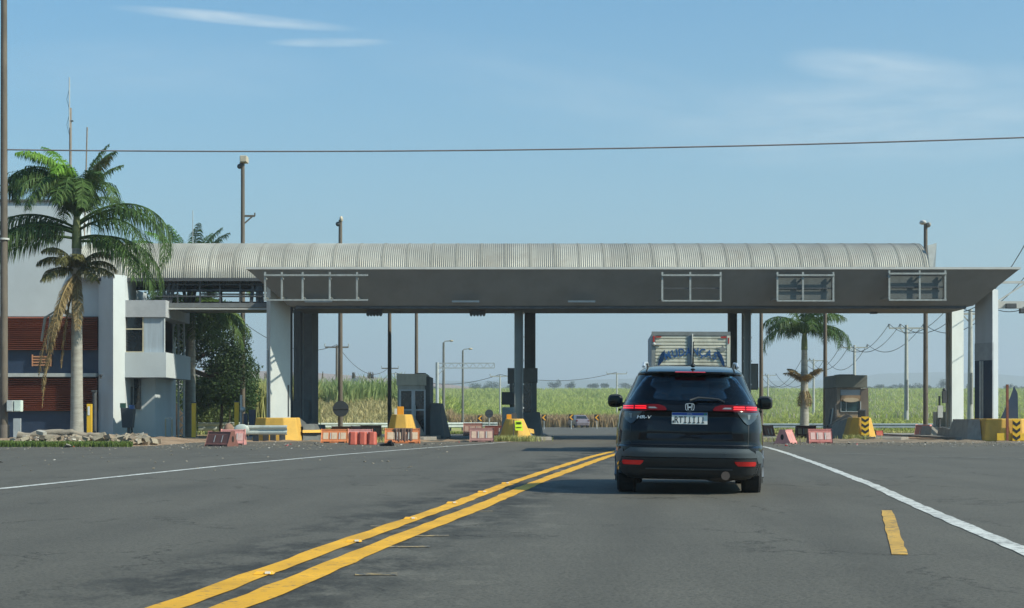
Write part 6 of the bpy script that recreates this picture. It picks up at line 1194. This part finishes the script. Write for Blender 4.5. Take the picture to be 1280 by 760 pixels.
blades('kerb_grass', 'short green and yellow grass along the left verge edge', 'grass', [(XU(u,y),y,z) for u,y,z in [(random.uniform(-30,60)**1.0 if random.random() < .55 else random.uniform(60,165), random.uniform(46.8,49.6), .05) for _ in range(2600)]], .14, .016, NG, per=5, lean=.9)
blades('nose_weeds', 'dry weeds growing round the foot of the yellow noses', 'weeds', [(XU(c+random.gauss(0,s),y+random.gauss(0,.3)),y+random.gauss(0,.25),.01) for c,s,y,k in ((634,9,57.3,150),(660,8,57.4,90),(1072,10,60.2,60),(983,14,56,40),(480,16,55,60)) for _ in range(k)], .26, .014, REED, per=5, lean=.9)

# ------------------------------------------------------------------ verge, rubble and litter
SOIL = mat('red_soil', (.24,.15,.085), .95, var=.25, scale=1.2, col2=(.36,.25,.16), dirt=.4, dirtcol=(.13,.09,.06), bump=.8, bscale=7)
def bank(name, x0, x1, y0, y1, hf, m, nx=60, ny=16):
    mb = MB()
    def f(a,b): x = x0+(x1-x0)*a; y = y0+(y1-y0)*b; e = min(1,min(a,1-a)*10)*min(1,b*4)*min(1,(1-b)*4+.25); return (x,y+.5*mnoise.noise(Vector((x*.6,3,0)))*(1-b),-.02+hf(x,y)*e+.09*e*mnoise.noise(Vector((x*1.3,y*1.1,0)))+.05*e*mnoise.noise(Vector((x*4,y*3,2))))
    mb.grid(f, nx, ny); return mb.build(name, m)
struct(bank('verge', -24, -10.6, 46.6, 60, lambda x,y: .16, SOIL)); struct(bank('verge_behind', -30, -8, 56, 66.2, lambda x,y: .07, SOIL))
struct(bank('verge_centre', -10.9, .9, 54.6, 62.5, lambda x,y: .03, SOIL))
struct(bank('verge_right', 7.9, 34, 52.6, 63, lambda x,y: .045, mat('verge_soil_dark', (.15,.115,.08), .95, var=.25, scale=1.5, col2=(.26,.20,.14), dirt=.5, dirtcol=(.30,.20,.12), bump=.8, bscale=7), nx=90))
struct(sheet('dirt_track', [(61,15.0,16.6),(66,14.6,17.0),(76,14.4,18.8),(100,14,24)], mat('dirt_track_soil', (.33,.20,.115), .95, var=.2, scale=1.1, bump=.5, bscale=6), .05))
CH = [mat('rubble_a', (.27,.23,.17), .95, var=.25, scale=6, bump=.5), mat('rubble_b', (.22,.17,.12), .95, var=.3, scale=5, bump=.5), mat('rubble_c', (.44,.41,.35), .9, var=.15, scale=6)]
def chunk(mb, c, s):
    bm_ = []; rot = Matrix.Rotation(random.uniform(0,6.3),3,'Z')@Matrix.Rotation(random.uniform(-.5,.5),3,'X')@Matrix.Rotation(random.uniform(-.4,.4),3,'Y')
    vs = [tuple(Vector(c)+rot@Vector((a*s[0]*random.uniform(.7,1.1),b*s[1]*random.uniform(.7,1.1),d*s[2]*random.uniform(.6,1.1)))) for a,b,d in ((-1,-1,-1),(1,-1,-1),(1,1,-1),(-1,1,-1),(-1,-1,1),(1,-1,1),(1,1,1),(-1,1,1))]
    mb.add(vs, [(0,3,2,1),(4,5,6,7),(0,1,5,4),(1,2,6,5),(2,3,7,6),(3,0,4,7)])
for mi,(nm,lab) in enumerate([('rubble','buff broken concrete rubble heaped before the office'),('earth_clods','brown clods and rotten wood scraps in the rubble heap'),('pale_debris','small pale plaster scraps scattered over the left verge')]):
    mb = MB()
    for _ in range([190,260,110][mi]):
        u = random.choice([random.uniform(20,185), random.gauss(60,20), random.gauss(158,14)]); y = random.uniform(48.5,52.5); s = random.uniform(.03,.12)*(.5 if mi == 2 else 1)
        chunk(mb, (XU(u,y),y,.10+random.uniform(0,.16)*(1 if 25 < u < 185 else .2)), (s*1.5,s,s*.8))
    tag(mb.build(nm, CH[mi]), lab, 'rubble', kind='stuff')
LOG = mat('grey_log', (.25,.21,.16), .95, var=.3, scale=4, stretch=(.3,3,3), bump=.5)
for i,(u0,v0,u1,v1,r,l) in enumerate([(22,545,92,541,.12,'long grey log lying on the rubble left of the big palm'),(30,550,84,549,.17,'thick split trunk low in the rubble heap'),(88,541,128,546,.10,'grey log crossing behind the yellow marker post'),(86,545,96,556,.08,'upright crooked root in front of the palm foot'),(112,547,140,553,.07,'leaning dark branch right of the yellow marker post')]):
    y = 50.5-i*.25; a_ = at(u0,v0,y); b_ = at(u1,v1,y); n = 8; o = MB().tube([a_.lerp(b_,k/n)+Vector((0,random.uniform(-.05,.05),random.uniform(-.04,.04))) for k in range(n+1)],[r*random.uniform(.75,1.1) for _ in range(n+1)],8).build('log', LOG); tag(o, l, 'log', 'dead wood in the rubble heap')
for i,(u,v,s,l) in enumerate([(167,548,(.16,.1,.08),'white plaster lump at the right of the rubble heap'),(175,551,(.07,.07,.30),'upright pale shard right of the rubble heap'),(181,557,(.14,.1,.07),'low pale slab piece nearest the shaded lane'),(52,541,(.20,.08,.06),'pale bent slab on top of the rubble left of the palm'),(102,551,(.09,.06,.20),'pale upright piece between palm and yellow marker post'),(139,553,(.12,.1,.22),'pointed grey stone right of the red scrap'),(84,566,(.24,.08,.015),'flat pale board lying at the asphalt edge')]):
    y = 50 if i < 6 else 46.2; mb = MB(); p = at(u,v,y); p.z = max(p.z-.0, .08) if i < 6 else .035; chunk(mb, p, s); tag(mb.build('pale_lump', mat('pale_lump_m',(.38,.36,.31),.9,var=.15)), l, 'debris', 'pale lumps in the rubble')
mb = MB(); chunk(mb, at(122,552,50.2), (.28,.05,.07)); tag(mb.build('red_scrap', mat('red_scrap_m',(.36,.12,.07),.8)), 'reddish tile scrap leaning right of the yellow marker post', 'debris')
# litter and leaves on the asphalt
for nm,c,n,rr in (('litter',(.48,.45,.40),130,(.008,.026)),('red_litter',(.45,.05,.05),10,(.02,.04)),('gravel',(.24,.21,.16),1800,(.006,.020)),('dark_scraps',(.02,.02,.02),30,(.01,.035))):
    mb = MB()
    for _ in range(n):
        right = random.random() < .5
        if right: y = random.triangular(46,57,56); x = XU(random.uniform(965,1300),y)
        else: y = random.triangular(42,57,49) if random.random() < .88 else random.uniform(26,44); x = XU(random.uniform(-20,560 if y < 53 else 700),y)
        if nm != 'gravel' and not right and x > -3.5+(y-46)*.2 : continue
        s = random.uniform(*rr); chunk(mb, (x,y,.016+s*.25), (s*1.4,s,s*.35))
    tag(mb.build(nm, mat(nm+'_m', c, .9, var=.3, scale=20)), {'litter':'pale paper scraps and stones strewn along the verges','red_litter':'small red plastic scraps on the left asphalt','gravel':'fine brown gravel washed over the asphalt edges','dark_scraps':'small black rubber scraps on the asphalt edges'}[nm], 'litter', kind='stuff')
o = MB(); chunk(o,(XU(484,48.5),48.5,.06),(.22,.06,.05)); chunk(o,(XU(488,48.4),48.4,.10),(.07,.06,.09)); tag(o.build('tyre_scrap', mat('rubber_scrap',(.012,.012,.012),.9)), 'black strip of shredded tyre on the asphalt before the cloth draped barrier', 'tyre scrap')
# cut log on two legs in the shaded lane
t = thing('trestle', 'two thin pale legs holding a rail under the bent tree trunk', 'trestle', (XU(211,66),66,0))
for u in (207,215): MB().bar((XU(u,66),66,0),(XU(u,66),66,ZV(524,66)),.05).build('leg', mat('pale_wood',(.40,.33,.22),.8), t)
MB().bar((XU(207,66)-.02,66,ZV(523,66)),(XU(215.5,66),66,ZV(522,66)),.07).build('top_bar', CAPM, t)

# ------------------------------------------------------------------ haze
hm = bpy.data.materials.new('haze_air'); hm.use_nodes = True; hn = hm.node_tree; hn.nodes.clear(); ho = hn.nodes.new('ShaderNodeOutputMaterial'); pv = hn.nodes.new('ShaderNodeVolumePrincipled')
pv.inputs['Color'].default_value = (.84,.93,1.0,1); pv.inputs['Density'].default_value = 0.00045; pv.inputs['Anisotropy'].default_value = .2; hn.links.new(pv.outputs[0], ho.inputs['Volume'])
o = MB().box(-3500,3500,-70,4400,-8,150).build('haze', hm); tag(o, 'thin pale blue haze hanging over the far fields and hills', 'haze', kind='stuff')
